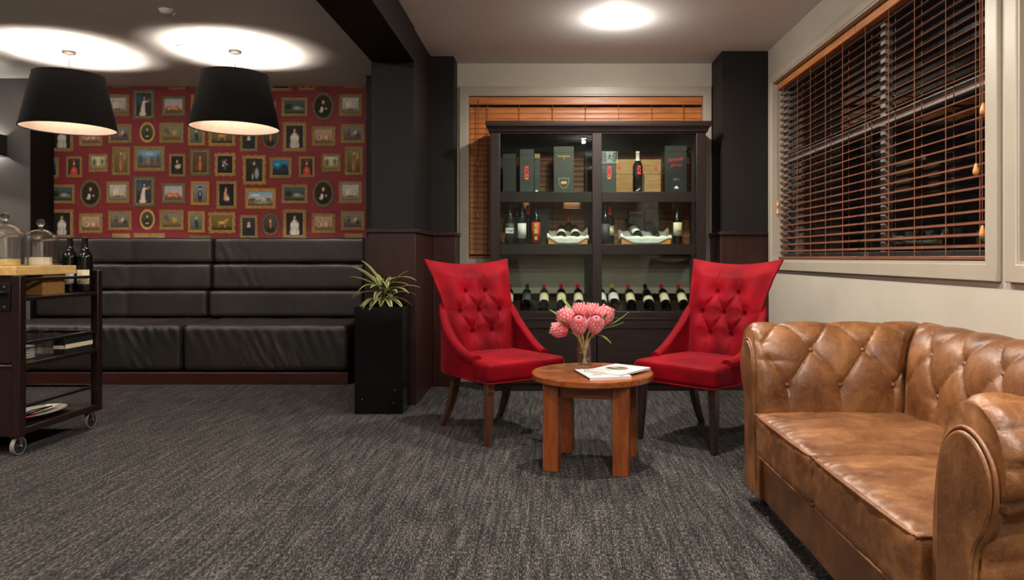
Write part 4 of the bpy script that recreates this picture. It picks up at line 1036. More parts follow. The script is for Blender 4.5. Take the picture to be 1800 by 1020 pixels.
bottle('dark bottle with a black label beside the mullion on the middle shelf', (0.448, FZ, S2), paper_k, cap_k, (0.02, 0.16), group=g, k=1.0)
bottle('bottle with a red capsule and narrow cream label near the mullion', (0.492, FZ + 0.09, S2), paper_c, cap_r, (0.07, 0.15), group=g, k=1.0, capz=0.238)
t = bottle('bottle with a cream label standing alone at the right of the middle shelf', (1.022, FZ, S2), paper_c, cap_k, (0.065, 0.172), group=g, k=1.0)
bx(-0.005, 0.028, -0.0392, -0.0381, 0.10, 0.106).build('red_print', ink_dred, t)
carton('gift_box', 'black upright box at the back of the middle shelf behind the red-label bottle', -0.09, -0.0, 5.74, 5.83, S2, 0.30, box_k, group='boxes on the middle shelf')
t, w, d = carton('gift_box', 'black box with a red band behind the right cloth-lined crate', 0.655, 0.765, 5.76, 5.86, S2, 0.275, box_k, group='boxes on the middle shelf')
bx(-w, w, -d - 0.001, -d, 0.252, 0.268).build('red_band', ink_dred, t)
t, w, d = carton('gift_box', 'plain black box leaning at the back right of the middle shelf', 0.79, 0.90, 5.77, 5.86, S2, 0.29, box_k, group='boxes on the middle shelf')

def crate(label, x0, x1, right):
    xc = (x0 + x1) / 2; w = (x1 - x0) / 2
    y0, y1 = 5.592, 5.76; yc = (y0 + y1) / 2; d = (y1 - y0) / 2
    t = thing('wooden_crate', label, 'crate', (xc, yc, S2), 0, 'cloth-lined crates on the middle shelf')
    bx(-w, w, -d, d, 0, 0.012).build('base_board', crate_o, t, bevel=0.001)
    bx(-w, w, -d, -d + 0.012, 0.0125, 0.055).build('side_board', crate_o, t, bevel=0.001)
    bx(-w, w, d - 0.012, d, 0.0125, 0.10).build('side_board', crate_o, t, bevel=0.001)
    for sg in (-1, 1):
        a, b = sorted((sg * w, sg * (w - 0.012)))
        MB().prism([(-d + 0.0125, 0.0125), (d - 0.0125, 0.0125), (d - 0.0125, 0.10), (-d + 0.0125, 0.055)], a, b, 'x').build('end_board', crate_o, t, bevel=0.001)
    # cloth lining: top-level, lies in and over the crate
    c = thing('linen_cloth', 'white linen cloth draped over ' + ('the right crate with the tilted bottles' if right else 'the left crate with two bottle ends'), 'cloth', (xc, yc, S2), 0, 'crate linings')
    mb = MB()
    def fn(u, v):
        x = (u - 0.5) * 2 * (w + 0.010)
        wob = 0.006 * math.sin(u * 23 + v * 5) + 0.004 * math.sin(u * 41)
        # v: 0 front hem -> over front edge -> floor -> up the back -> over back edge
        path = [(-d - 0.004, 0.004 + 0.045 * (1 - sstep(0.0, 0.32, min(u, 1 - u)) * 1.0)), (-d - 0.005, 0.045), (-d + 0.004, 0.061), (-d + 0.02, 0.052), (-d + 0.04, 0.020), (0, 0.016), (d - 0.022, 0.03), (d - 0.016, 0.098), (d - 0.004, 0.107), (d + 0.006, 0.095), (d + 0.006, 0.06)]
        q = v * (len(path) - 1); i = min(int(q), len(path) - 2); f = q - i
        y = lerp(path[i][0], path[i + 1][0], f); z = lerp(path[i][1], path[i + 1][1], f)
        e = sstep(0.80, 1.0, abs(2 * u - 1))
        z = z + e * 0.018 * (1 if v > 0.2 and v < 0.9 else 0.2) + wob * (0.35 if v < 0.1 else 1.0) * (0.5 + e)
        z = max(z, 0.0145 if -d + 0.012 < y < d - 0.012 else 0.003)
        return (x, y - abs(wob) * 0.3 * (v < 0.15), z)
    mb.grid(fn, 36, 40)
    o = mb.build('linen_sheet', linen, c, smooth=179)
    md = o.modifiers.new('Solid', 'SOLIDIFY'); md.thickness = 0.002; md.offset = 1
    return xc, yc
xc, yc = crate('small orange wooden crate lined with white cloth, left of the mullion', -0.005, 0.305, False)
for dx, nm in ((-0.05, 'left of the two bottles lying end-on in the left cloth-lined crate'), (0.062, 'right of the two bottles lying end-on in the left cloth-lined crate')):
    bottle(nm, (xc + dx, 5.625, S2 + 0.066), paper_c, cap_r, (0.004, 0.1), (math.radians(-72), 0, 0), 1.0, group='bottles lying in the crates', arc=3.6)
bottle('upright red-capped bottle behind the left cloth-lined crate', (xc + 0.012, 5.83, S2), None, cap_r, group='bottles standing in the cabinet', k=0.78, capz=0.238)
xc, yc = crate('long orange wooden crate lined with white cloth, right of the mullion', 0.575, 0.965, True)
bottle('white-labelled bottle lying in the right cloth-lined crate', (xc - 0.055, 5.640, S2 + 0.066), paper_w, cap_k, (0.03, 0.13), (math.radians(-62), 0, math.radians(16)), 0.95, group='bottles lying in the crates', arc=3.0)
bottle('black bottle with a red mark tilted up out of the right cloth-lined crate', (xc + 0.095, 5.660, S2 + 0.062), paper_k, cap_r, (0.10, 0.13), (math.radians(-46), 0, math.radians(22)), 0.80, group='bottles lying in the crates', arc=1.0)

# ------------------------------------------------------------------ red tufted chairs
BTN = [(-0.072, 0.835), (0.072, 0.835), (-0.145, 0.715), (0.0, 0.715), (0.145, 0.715), (-0.072, 0.590), (0.072, 0.590)]
PLEATS = [(0, 2), (0, 3), (1, 3), (1, 4), (2, 5), (3, 5), (3, 6), (4, 6)]
def segdist(px, pz, a, b):
    ax, az = a; bx_, bz = b
    t_ = max(0, min(1, ((px - ax) * (bx_ - ax) + (pz - az) * (bz - az)) / ((bx_ - ax) ** 2 + (bz - az) ** 2)))
    return math.hypot(px - ax - t_ * (bx_ - ax), pz - az - t_ * (bz - az)), t_
def chair_half(z):
    P = [(0.40, 0.250), (0.55, 0.250), (0.70, 0.246), (0.80, 0.256), (0.90, 0.276), (1.05, 0.312)]
    for (a, b) in zip(P, P[1:]):
        if z <= b[0]: return lerp(a[1], b[1], sstep(0, 1, (z - a[0]) / (b[0] - a[0])) * 0.5 + 0.5 * (z - a[0]) / (b[0] - a[0]))
    return P[-1][1]
def chair_yc(z):
    f = (z - 0.40) / 0.65
    return 0.195 + 0.075 * f + 0.160 * f * f
def back_front(u, v):
    zt = 1.008 + 0.036 * u * u
    z = lerp(0.40, zt, v)
    x = u * chair_half(z)
    y = chair_yc(z) - 0.045 * u * u * sstep(0.40, 0.75, z)
    # upholstery: puff, dimples and pleats
    dep = 0.0
    for (bx_, bz) in BTN:
        dd = math.hypot(x - bx_, z - bz)
        dep = max(dep, 0.056 * math.exp(-(dd / 0.021) ** 2), 0.032 * math.exp(-(dd / 0.055) ** 2))
    for (i, j) in PLEATS:
        dd, tt = segdist(x, z, BTN[i], BTN[j])
        dep = max(dep, 0.031 * math.exp(-(dd / 0.009) ** 2), 0.015 * math.exp(-(dd / 0.028) ** 2))
    for (i, e) in ((0, (-0.070, 1.0)), (1, (0.070, 1.0)), (5, (-0.085, 0.44)), (6, (0.085, 0.44)), (2, (-0.26, 0.735)), (4, (0.26, 0.735))):
        dd, tt = segdist(x, z, BTN[i], e)
        dep = max(dep, 0.022 * (1 - 0.7 * tt) * math.exp(-(dd / 0.009) ** 2))
    for k in range(6):          # fine gathers under the top edge
        gx = -0.05 + 0.02 * k
        dep = max(dep, 0.0035 * math.exp(-((x - gx) / 0.006) ** 2) * sstep(0.86, 0.95, z))
    rim = sstep(0, 0.42, 1 - abs(u)) ** 0.8 * sstep(0, 0.14, 1 - v)
    y -= 0.064 * rim - dep * (0.25 + 0.75 * rim)
    return (x, y, z)
def make_chair(label):
    t = thing('tufted_armchair', label, 'chair', (0, 0, 0), 0, 'red velvet chairs either side of the table')
    # backrest: tufted front, plain curved rear, joined round the rim
    NU, NV = 84, 80
    mb = MB()
    front = [back_front(-1 + 2 * i / NU, j / NV) for j in range(NV + 1) for i in range(NU + 1)]
    def rear(u, v):
        z = lerp(0.40, 1.003 + 0.036 * u * u, v)
        rr = min(sstep(0, 0.08, 1 - abs(u)), sstep(0, 0.08, 1 - v))
        return (u * (chair_half(z) - 0.004 * (1 - rr)), chair_yc(z) - 0.045 * u * u * sstep(0.40, 0.75, z) + 0.022 + 0.022 * rr, z)
    back = [rear(-1 + 2 * i / NU, j / NV) for j in range(NV + 1) for i in range(NU + 1)]
    W1 = NU + 1; n0 = len(front)
    fs = []
    for j in range(NV):
        for i in range(NU):
            a = j * W1 + i
            fs.append((a, a + 1, a + W1 + 1, a + W1))
            fs.append((n0 + a, n0 + a + W1, n0 + a + W1 + 1, n0 + a + 1))
    rim = [i for i in range(W1)] + [j * W1 + NU for j in range(1, NV + 1)] + [NV * W1 + i for i in range(NU - 1, -1, -1)] + [j * W1 for j in range(NV - 1, 0, -1)]
    for a, b in zip(rim, rim[1:] + rim[:1]): fs.append((a, n0 + a, n0 + b, b))
    br = mb.add(front + back, fs).build('backrest', velvet, t, smooth=179)
    for (x, z) in BTN:
        u = x / chair_half(z); v = (z - 0.40) / (1.008 + 0.036 * u * u - 0.40)
        p = back_front(u, v)
        MB().lathe([(0, 0.006), (0.006, 0.005), (0.010, 0.001), (0.011, -0.004), (0, -0.006)], 14, (p[0], p[1] - 0.003, p[2]), Matrix.Rotation(PI / 2, 3, 'X')).build('button', velvet, br, smooth=179)
    # seat
    def sd(p, n):
        q = Vector(p)
        f = (q.y + 0.30) / 0.55
        q.x *= 1.0 - 0.10 * max(0, f)
        if n.z > 0.5: q.z += 0.022 * max(0, 1 - (q.x / 0.27) ** 2) * max(0, 1 - ((q.y + 0.03) / 0.30) ** 2)
        if n.y < -0.5: q.y -= 0.016 * (1 - (q.x / 0.28) ** 2)
        q += n * 0.003 * mnoise.noise(q * 14)
        return q
    rbox(-0.275, 0.275, -0.30, 0.22, 0.352, 0.462, 0.026, (30, 30, 10), sd).build('seat', velvet, t, smooth=179)
    # sweeping arms
    for sg in (-1, 1):
        NT, top = 28, []
        P = [(0.270, 0.775), (0.235, 0.735), (0.17, 0.655), (0.09, 0.585), (0.0, 0.530), (-0.08, 0.500), (-0.135, 0.492)]
        C = catmull(P, 5)
        NT = len(C) - 1
        mb = MB(); vs = []
        for i, (y, zt) in enumerate(C):
            f = i / NT
            xo = 0.262 + 0.034 * math.sin(PI * min(1, f * 1.05)) * 0.9 + 0.010 * f; th = lerp(0.050, 0.062, f); xi = xo - th
            zb = 0.350
            r = th / 2; xm = (xo + xi) / 2
            sec = [(xi, zb), (xi, zb + 0.06), (xi + 0.002, lerp(zb + 0.06, zt - r, 0.6)), (xi, zt - r)]
            sec += [(xm - r * 1.12 * math.cos(a), zt - r + r * 1.0 * math.sin(a)) for a in (0.35, 0.8, 1.2, 1.57, 1.95, 2.35, 2.8)]
            sec += [(xo, zt - r), (xo - 0.006, zt - r - 0.02), (xo - 0.010, lerp(zb, zt - r, 0.5)), (xo - 0.010, zb + 0.02), (xo - 0.012, zb)]
            m_ = len(sec)
            yy = y
            vs += [(sg * a, yy, b) for a, b in sec]
        fs = [(i * m_ + k, i * m_ + k + 1, (i + 1) * m_ + k + 1, (i + 1) * m_ + k) for i in range(NT) for k in range(m_ - 1)]
        fs += [(i * m_ + m_ - 1, i * m_, (i + 1) * m_, (i + 1) * m_ + m_ - 1) for i in range(NT)]
        fs += [tuple(range(m_)), tuple(NT * m_ + k for k in range(m_))]
        ar = mb.add(vs, fs).build('arm', velvet, t, smooth=55)
        pip = [(sg * (0.262 + 0.034 * math.sin(PI * min(1, i / NT * 1.05)) * 0.9 + 0.010 * i / NT - 0.001), y, zt - 0.026 - 0.010) for i, (y, zt) in enumerate(C)]
        MB().tube(pip, 0.0035, 6).build('piping', velvet, ar, smooth=60)
    # lower welt
    w = MB().tube([(-0.245, 0.21, 0.354), (-0.285, -0.10, 0.354), (-0.272, -0.29, 0.354), (-0.25, -0.306, 0.354), (0, -0.318, 0.354), (0.25, -0.306, 0.354), (0.272, -0.29, 0.354), (0.285, -0.10, 0.354), (0.245, 0.21, 0.354)], 0.005, 6)
    w.build('welt', velvet, t, smooth=60)
    for sg in (-1, 1):
        mb = MB(); vs = []
        for z, h, x, y in ((0.36, 0.024, 0.235, -0.255), (0.20, 0.021, 0.241, -0.260), (0.0, 0.015, 0.247, -0.266)):
            vs += [(sg * x + a * h, y + b * h, z) for a, b in ((-1, -1), (1, -1), (1, 1), (-1, 1))]
        fs = [(j * 4 + i, j * 4 + (i + 1) % 4, (j + 1) * 4 + (i + 1) % 4, (j + 1) * 4 + i) for j in (0, 1) for i in range(4)] + [(0, 1, 2, 3), (8, 9, 10, 11)]
        mb.add(vs, fs).build('leg', legwood, t, bevel=0.003)
        mb = MB(); vs = []; N = 8
        for k in range(N + 1):
            f = k / N; z = 0.36 * (1 - f); h = lerp(0.024, 0.015, f)
            y = 0.185 + 0.02 * f + 0.125 * f * f; x = 0.195 + 0.020 * f * f
            vs += [(sg * x + a * h, y + b * h, z) for a, b in ((-1, -1), (1, -1), (1, 1), (-1, 1))]
        fs = [(j * 4 + i, j * 4 + (i + 1) % 4, (j + 1) * 4 + (i + 1) % 4, (j + 1) * 4 + i) for j in range(N) for i in range(4)] + [(0, 1, 2, 3), tuple(N * 4 + i for i in range(4))]
        mb.add(vs, fs).build('leg', legwood, t, smooth=40)
    return t
ch = make_chair('red tufted velvet chair left of the round table, beside the planter')
ch.location = (-0.300, 4.276, 0); ch.rotation_euler = (0, 0, math.radians(37))
ch2 = dup(ch, (0.892, 4.108, 0), math.radians(-45), 'red tufted velvet chair right of the round table, partly behind the tan sofa')
for c_ in ch2.children:
    if c_.name.startswith('leg'):
        c_.data = c_.data.copy(); c_.data.materials[0] = legdark
# ------------------------------------------------------------------ round coffee table
TZ = 0.465
tb = thing('coffee_table', 'low round orange-brown wooden coffee table between the red chairs', 'table', (0.222, 3.62, 0), math.radians(-13))
R = 0.311
MB().lathe([(0, TZ - 0.033), (R - 0.004, TZ - 0.033), (R, TZ - 0.029), (R, TZ - 0.005), (R - 0.004, TZ), (0, TZ)], 96).build('table_top', tablew, tb, smooth=30)
for (x, y) in ((-1, -1), (1, -1), (-1, 1), (1, 1)):
    c = 0.172
    bx(x * c - 0.039, x * c + 0.039, y * c - 0.039, y * c + 0.039, 0, TZ - 0.0335).build('leg', tablewv, tb, bevel=0.003)
for k in (-1, 1):
    bx(-0.1325, 0.1325, k * 0.165 - 0.011, k * 0.165 + 0.011, TZ - 0.105, TZ - 0.0335).build('apron', tablew, tb, bevel=0.002)
    bx(k * 0.165 - 0.011, k * 0.165 + 0.011, -0.1325, 0.1325, TZ - 0.105, TZ - 0.0335).build('apron', tablew, tb, bevel=0.002)

# magazines
def magazine(label, loc, rz, w, h, th, colf):
    t = thing('magazine', label, 'magazine', loc, rz, 'magazines on the coffee table')
    bx(-w / 2 + 0.001, w / 2 - 0.002, -h / 2 + 0.002, h / 2 - 0.002, 0.0004, th - 0.0004).build('pages', paper_w, t)
    bx(-w / 2, w / 2, -h / 2, h / 2, 0, 0.0004).build('back_cover', paper_w, t)
    MB().grid(lambda u, v: ((u - 0.5) * w, (v - 0.5) * h, th), 40, 40, colf=colf).build('front_cover', cover_m, t)
    bx(-w / 2 - 0.0006, -w / 2 + 0.001, -h / 2, h / 2, 0, th).build('spine', paper_k if th > 0.008 else paper_w, t)
    return t
wht = (0.66, 0.65, 0.64)
def cov1(u, v):
    c = wht
    for (cx, cy, rx, ry, col) in ((0.42, 0.56, 0.30, 0.20, (0.08, 0.10, 0.08)), (0.40, 0.58, 0.20, 0.10, (0.30, 0.10, 0.06)), (0.52, 0.52, 0.14, 0.08, (0.16, 0.22, 0.12)), (0.30, 0.62, 0.1, 0.06, (0.45, 0.3, 0.2)), (0.62, 0.60, 0.08, 0.06, (0.35, 0.14, 0.08))):
        d = math.hypot((u - cx) / rx, (v - cy) / ry); c = mixc(c, col, 1 - sstep(0.8, 1.05, d))
    if 0.86 < v < 0.93 and 0.2 < u < 0.7 and math.sin(u * 70) > -0.3: c = (0.3, 0.3, 0.3)
    if 0.12 < v < 0.15 and 0.55 < u < 0.85 and math.sin(u * 120) > 0: c = (0.2, 0.2, 0.2)
    return c
def cov2(u, v):
    c = wht
    for (cx, cy, rx, ry, col) in ((0.45, 0.6, 0.26, 0.24, (0.50, 0.24, 0.12)), (0.5, 0.64, 0.14, 0.12, (0.6, 0.42, 0.26)), (0.3, 0.3, 0.14, 0.04, (0.1, 0.1, 0.12)), (0.7, 0.2, 0.1, 0.03, (0.12, 0.1, 0.1))):
        d = math.hypot((u - cx) / rx, (v - cy) / ry); c = mixc(c, col, 1 - sstep(0.8, 1.05, d))
    return c
magazine('white magazine underneath, nearest the vase, with a brown dish on its cover', (0.265, 3.525, TZ), math.radians(14), 0.215, 0.275, 0.010, cov2)
magazine('open-sided white magazine on top of the pair, reaching the table edge', (0.352, 3.585, TZ + 0.0105), math.radians(-38), 0.215, 0.285, 0.009, cov1)

# glass vase with proteas
VX, VY = 0.186, 3.70
v = thing('glass_vase', 'clear glass tumbler vase holding pink flowers', 'vase', (VX, VY, TZ))
MB().lathe([(0, 0), (0.036, 0), (0.038, 0.004), (0.0385, 0.03), (0.040, 0.152), (0.0385, 0.153), (0.0375, 0.150), (0.0360, 0.035), (0.033, 0.026), (0, 0.024)], 36).build('vase_glass', clear, v, smooth=40)
MB().lathe([(0, 0.0255), (0.032, 0.0265), (0.0355, 0.036), (0.0362, 0.085), (0, 0.085)], 30).build('water', glass_thin('vase_water', (0.95, 0.96, 0.93, 1), 1.2), v, smooth=40)
stemm = M('flower_stem', s(120, 96, 36), 0.6, s(150, 118, 48), 40)
PK = [s(150, 28, 46)[:3], s(184, 58, 72)[:3], s(206, 104, 110)[:3], s(232, 194, 188)[:3]]
def protea(label, tip, aim, size=1.0, dark=False, leaves=()):
    """tip: centre of the bloom base relative to the vase; aim: direction of the bloom axis"""
    base = Vector((-tip[0] * 0.10, -tip[1] * 0.10, 0.03))
    t = thing('protea_flower', label, 'flower', (VX, VY, TZ), 0, 'proteas in the vase')
    tip = Vector(tip); aim = Vector(aim).normalized()
    rimp = Vector((tip[0] * 0.30, tip[1] * 0.30, 0.15))
    if Vector((rimp.x, rimp.y)).length > 0.026: rimp = Vector((rimp.x, rimp.y, 0)).normalized() * 0.026 + Vector((0, 0, 0.15))
    pts = catmull([tuple(base), tuple(rimp), tuple(tip - aim * 0.03), tuple(tip + aim * 0.004)], 5)
    MB().tube(pts, 0.0040, 7).build('stem', stemm, t, smooth=60)
    q = Vector((0, 0, 1)).rotation_difference(aim).to_matrix()
    L = 0.096 * size; Rm = 0.041 * size
    def rad(f): return Rm * (0.28 + 0.72 * math.sin(PI * min(1, 0.10 + f * 0.62)) ** 0.9) if f < 0.64 else Rm * lerp(1.0, 0.66, (f - 0.64) / 0.36)
    # inner dome
    core = [(0, -0.002)] + [(rad(f) * 0.90, L * f * 0.9) for f in (0.0, 0.15, 0.3, 0.45, 0.6, 0.75)] + [(Rm * 0.70, L * 0.86), (Rm * 0.52, L * 0.93), (Rm * 0.34, L * 0.96), (Rm * 0.26, L * (0.95 if dark else 0.98)), (Rm * 0.20, L * (0.88 if dark else 0.985)), (0, L * (0.84 if dark else 0.99))]
    eye = s(46, 20, 24)[:3]
    ramp_ = [PK[0]] * 7 + [PK[1], PK[1], mixc(PK[1], PK[2], 0.6), mixc(PK[2], PK[3], 0.55), (eye if dark else PK[3]), (eye if dark else PK[3]), eye if dark else PK[3]]
    cc = lambda k, i: mixc(ramp_[min(k, len(ramp_) - 1)], PK[1], 0.45 * (i % 2) * (k < 11))
    MB().lathe(core, 22, tip, q, cc).build('flower_head', petal_m, t, smooth=179)
    mb = MB()
    for ring in range(4):
        n = 13
        f0 = 0.02 + 0.15 * ring; f1 = min(1.06, 0.50 + 0.17 * ring + 0.03)
        for i in range(n):
            a = 2 * PI * (i + 0.5 * (ring % 2)) / n
            wv = 2 * PI / n * 0.62
            vs = []; cs = []
            for k in range(5):
                f = lerp(f0, f1, k / 4)
                rr = rad(min(f, 1)) * (1.02 + 0.05 * (3 - ring) * 0.4) + 0.002 * (k == 4)
                hw = wv * (0.62, 0.95, 1.0, 0.75, 0.12)[k]
                z = L * f
                for qd in (-1, 0, 1):
                    aa = a + qd * hw
                    r2 = rr + (0.0016 if qd == 0 else 0)
                    vs.append(tip + q @ Vector((r2 * math.cos(aa), r2 * math.sin(aa), z)))
                    base_c = PK[0] if k < 2 else (PK[1] if k == 2 else (PK[2] if k == 3 else PK[3]))
                    cs.append(mixc(base_c, PK[(ring + i) % 3], 0.3))
            mb.add(vs, [(k * 3 + j, k * 3 + j + 1, k * 3 + j + 4, k * 3 + j + 3) for k in range(4) for j in (0, 1)], cs)
    mb.build('bracts', petal_m, t, smooth=179, stuff=True)
    for (az, ln, rs, dr, zb) in leaves:
        p = tip - aim * 0.02
        leaf(t, tuple(p), az, ln, 0.027, rs, dr, 'leaf', (62, 84, 36), (112, 130, 60))
g = [('pink protea drooping lowest at the left of the vase', (-0.090, -0.015, 0.197), (-0.95, -0.10, 0.22), 0.92, False, [(3.0, 0.12, 0.30, 0.35, 0)]),
     ('large pink protea at the upper left of the bunch, white tipped', (-0.066, 0.0, 0.222), (-0.52, 0.0, 0.82), 1.12, False, [(2.7, 0.15, 0.9, 0.2, 0), (-2.4, 0.14, 0.75, 0.3, 0)]),
     ('pink protea facing the viewer left of centre with a dark eye', (-0.028, -0.052, 0.200), (-0.08, -0.55, 0.80), 1.05, True, []),
     ('pink protea facing the viewer right of centre with a dark eye', (0.049, -0.052, 0.202), (0.08, -0.52, 0.82), 1.0, True, [(-0.5, 0.11, 0.1, 0.5, 0)]),
     ('pink protea standing highest at the back, left of centre', (-0.020, 0.035, 0.248), (-0.06, 0.1, 1.0), 1.0, False, [(2.4, 0.16, 1.2, 0.2, 0)]),
     ('pink protea standing at the back right of centre', (0.038, 0.035, 0.246), (0.10, 0.1, 1.0), 1.0, False, []),
     ('pink protea leaning out at the right of the bunch', (0.082, 0.006, 0.230), (0.42, -0.05, 0.85), 1.1, False, [(0.0, 0.15, 0.10, -0.5, 0), (-0.3, 0.13, 0.0, -0.3, 0), (-1.2, 0.10, 0.9, 0.0, 0)])]
for (lb, tip, aim, sz, dk, lv) in g: protea(lb, tip, aim, sz, dk, lv)

# ------------------------------------------------------------------ tan chesterfield sofa along the right wall
sf = thing('chesterfield_sofa', 'two-seat tan leather chesterfield sofa with buttoned arms under the right window', 'sofa', (1.28, 2.24, 0))
SX, SY = 1.28, 2.24
XF, XI = 0.862, 1.440          # arm front, inner face of the back
YN, YF = 1.60, 2.88            # inner faces of the near and far arm
PROF = catmull([(0.0, 0.24), (0.0, 0.34), (0.002, 0.45), (0.010, 0.54), (0.028, 0.625), (0.062, 0.705), (0.115, 0.757), (0.175, 0.768), (0.235, 0.742), (0.275, 0.685), (0.282, 0.615), (0.258, 0.560), (0.228, 0.530), (0.214, 0.49), (0.208, 0.38), (0.206, 0.06)], 14)
arc = [0.0]
for a, b in zip(PROF, PROF[1:]): arc.append(arc[-1] + math.hypot(b[0] - a[0], b[1] - a[1]))
def prof_n(i):
    a = PROF[max(i - 1, 0)]; b = PROF[min(i + 1, len(PROF) - 1)]
    l = math.hypot(b[0] - a[0], b[1] - a[1]); return (-(b[1] - a[1]) / l, (b[0] - a[0]) / l)
S0 = arc[min(range(len(PROF)), key=lambda i: abs(PROF[i][1] - 0.53) + (9 if arc[i] > 0.5 else 0))]
SP = 0.150; PT = 0.218
def puff(pos, s_, origin):
    a = (pos - origin) / PT; b = (s_ - S0) / SP
    if s_ > S0 + 3.2 * SP: return 0.0
    act = 1.0 - 0.55 * sstep(1.2, 1.9, b) - 0.45 * sstep(2.1, 2.6, b)
    bb = max(b, 0.0)
    A = a + bb / 2; B = a - bb / 2
    pA, pB = abs(math.sin(PI * A)), abs(math.sin(PI * B))
    dia = (pA * pB) ** 0.30
    groove = 0.5 * math.exp(-(min(pA, pB) / 0.09) ** 2)
    if b < 0:                     # below the lowest row only soft upright pulls
        f = sstep(-0.9, 0.0, b)
        h = 0.55 * (1 - f) + f * dia - 0.3 * f * groove
    else: h = dia - groove * 0.3
    wr = 0.16 * math.sin(40 * (pos - origin) + 9 * b) * math.exp(-min((abs(b - round(b)) / 0.25) ** 2, 9)) * math.exp(-(min(pA + pB, 1.2) / 0.5) ** 2)
    dim = 0.55 * math.exp(-((math.sin(PI * A) ** 2 + math.sin(PI * B) ** 2) / 0.16)) * (1 if b > -0.35 else 0) * sstep(-0.35, 0.0, b)
    return 0.021 * (h * act + 0.75 * (1 - act) + wr - dim * act)
def sweep(kind, n):
    mb = MB()
    m_ = len(PROF); vs = []
    for i in range(n + 1):
        f = i / n
        for k, (o_, z) in enumerate(PROF):
            nx, nz = prof_n(k)
            if kind == 'back':
                y0, y1 = YN - o_, YF + o_
                y = lerp(y0, y1, f); d = puff(y, arc[k], 2.656) - 0.012
                edge = min(y - y0, y1 - y); d = d * sstep(-0.01, 0.045, edge) - 0.010 * (1 - sstep(0, 0.03, edge))
                o2 = o_ + nx * d; z2 = z + nz * d
                vs.append((XI + o2 - SX, y - SY, z2))
            else:
                x = lerp(XF, XI + o_, f); d = puff(x, arc[k], 0.982) - 0.012
                fr = sstep(0.0, 0.06, x - XF)
                d = d * fr + (1 - fr) * 0.0
                if arc[k] > 0.30: d -= 0.016 * (1 - abs(math.sin(arc[k] * 40 + 3 * (x - XF))) ** 0.6) * math.exp(-((x - XF) / 0.09)) * sstep(0.0, 0.02, x - XF) * sstep(0.30, 0.4, arc[k]) * (1 - sstep(1.0, 1.1, arc[k]))
                d -= 0.010 * (1 - sstep(0, 0.03, XI + o_ - x))
                rnd_ = 0.014 * (1 - sstep(0.0, 0.02, x - XF))
                o2 = o_ + nx * (d - rnd_); z2 = z + nz * (d - rnd_)
                y = (YF + o2) if kind == 'far' else (YN - o2)
                vs.append((x - SX, y - SY, z2))
    fs = [(i * m_ + k, i * m_ + k + 1, (i + 1) * m_ + k + 1, (i + 1) * m_ + k) for i in range(n) for k in range(m_ - 1)]
    fs += [(i * m_ + m_ - 1, i * m_, (i + 1) * m_, (i + 1) * m_ + m_ - 1) for i in range(n)]
    fs += [tuple(range(m_)), tuple(n * m_ + k for k in range(m_))]
    return mb.add(vs, fs)
back = sweep('back', 150).build('backrest', leather, sf, smooth=70)
farm = sweep('far', 90).build('arm', leather, sf, smooth=70)
narm = sweep('near', 90).build('arm', leather, sf, smooth=70)
# buttons at the lattice points
def at_arc(sv):
    i = min(range(len(arc)), key=lambda k: abs(arc[k] - sv)); return PROF[i], prof_n(i)
for row in range(3):
    (o_, z), (nx, nz) = at_arc(S0 + row * SP)
    off = 0.5 * (row % 2)
    d = -0.018
    for k in range(-3, 5):
        x = 0.982 + (k + off) * PT
        if XF + 0.05 < x < XI + o_ - 0.03:
            for (par, sg, yy) in ((farm, 1, YF), (narm, -1, YN)):
                nrm = Vector((0, sg * nx, nz))
                rot = Vector((0, 0, 1)).rotation_difference(nrm).to_matrix()
                MB().lathe([(0, 0.006), (0.005, 0.0055), (0.0095, 0.002), (0.0105, -0.003), (0, -0.005)], 14, (x - SX, yy + sg * (o_ + nx * d) - SY, z + nz * d), rot).build('button', leather, par, smooth=179)
    for k in range(-6, 4):
        y = 2.656 + (k + off) * PT
        if YN - o_ + 0.03 < y < YF + o_ - 0.03:
            nrm = Vector((nx, 0, nz)); rot = Vector((0, 0, 1)).rotation_difference(nrm).to_matrix()
            MB().lathe([(0, 0.006), (0.005, 0.0055), (0.0095, 0.002), (0.0105, -0.003), (0, -0.005)], 14, (XI + o_ + nx * d - SX, y - SY, z + nz * d), rot).build('button', leather, back, smooth=179)
# scroll panels on the arm fronts, with piping
PAN = catmull([(0.055, 0.07), (0.055, 0.30), (0.056, 0.48), (0.060, 0.585), (0.085, 0.655), (0.135, 0.692), (0.190, 0.685), (0.236, 0.640), (0.246, 0.575), (0.225, 0.515), (0.195, 0.470), (0.182, 0.42), (0.180, 0.30), (0.180, 0.07)], 5)
for (par, sg, yy) in ((farm, 1, YF), (narm, -1, YN)):
    mb = MB(); pl = [(yy + sg * o_ - SY, z) for o_, z in PAN]
    n = len(pl)
    cy = sum(p[0] for p in pl) / n; cz = sum(p[1] for p in pl) / n
    mb.prism(pl, XF - 0.016 - SX, XF + 0.02 - SX, 'x').build('front_panel', leather, par, bevel=0.006, seg=3)
    MB().tube([(XF - 0.006 - SX, p[0], p[1]) for p in [(yy + sg * (o_ + (o_ - 0.14) * 0.05) - SY, z + (0.006 if z > 0.5 else 0)) for o_, z in PAN]], 0.0055, 7).build('panel_piping', leather, par, smooth=60)
    a, b = sorted((yy + sg * 0.0 - SY, yy + sg * 0.050 - SY))
    bx(XF - 0.004 - SX, XF + 0.02 - SX, a, b, 0.06, 0.30).build('arm_border', leather, par, bevel=0.004)
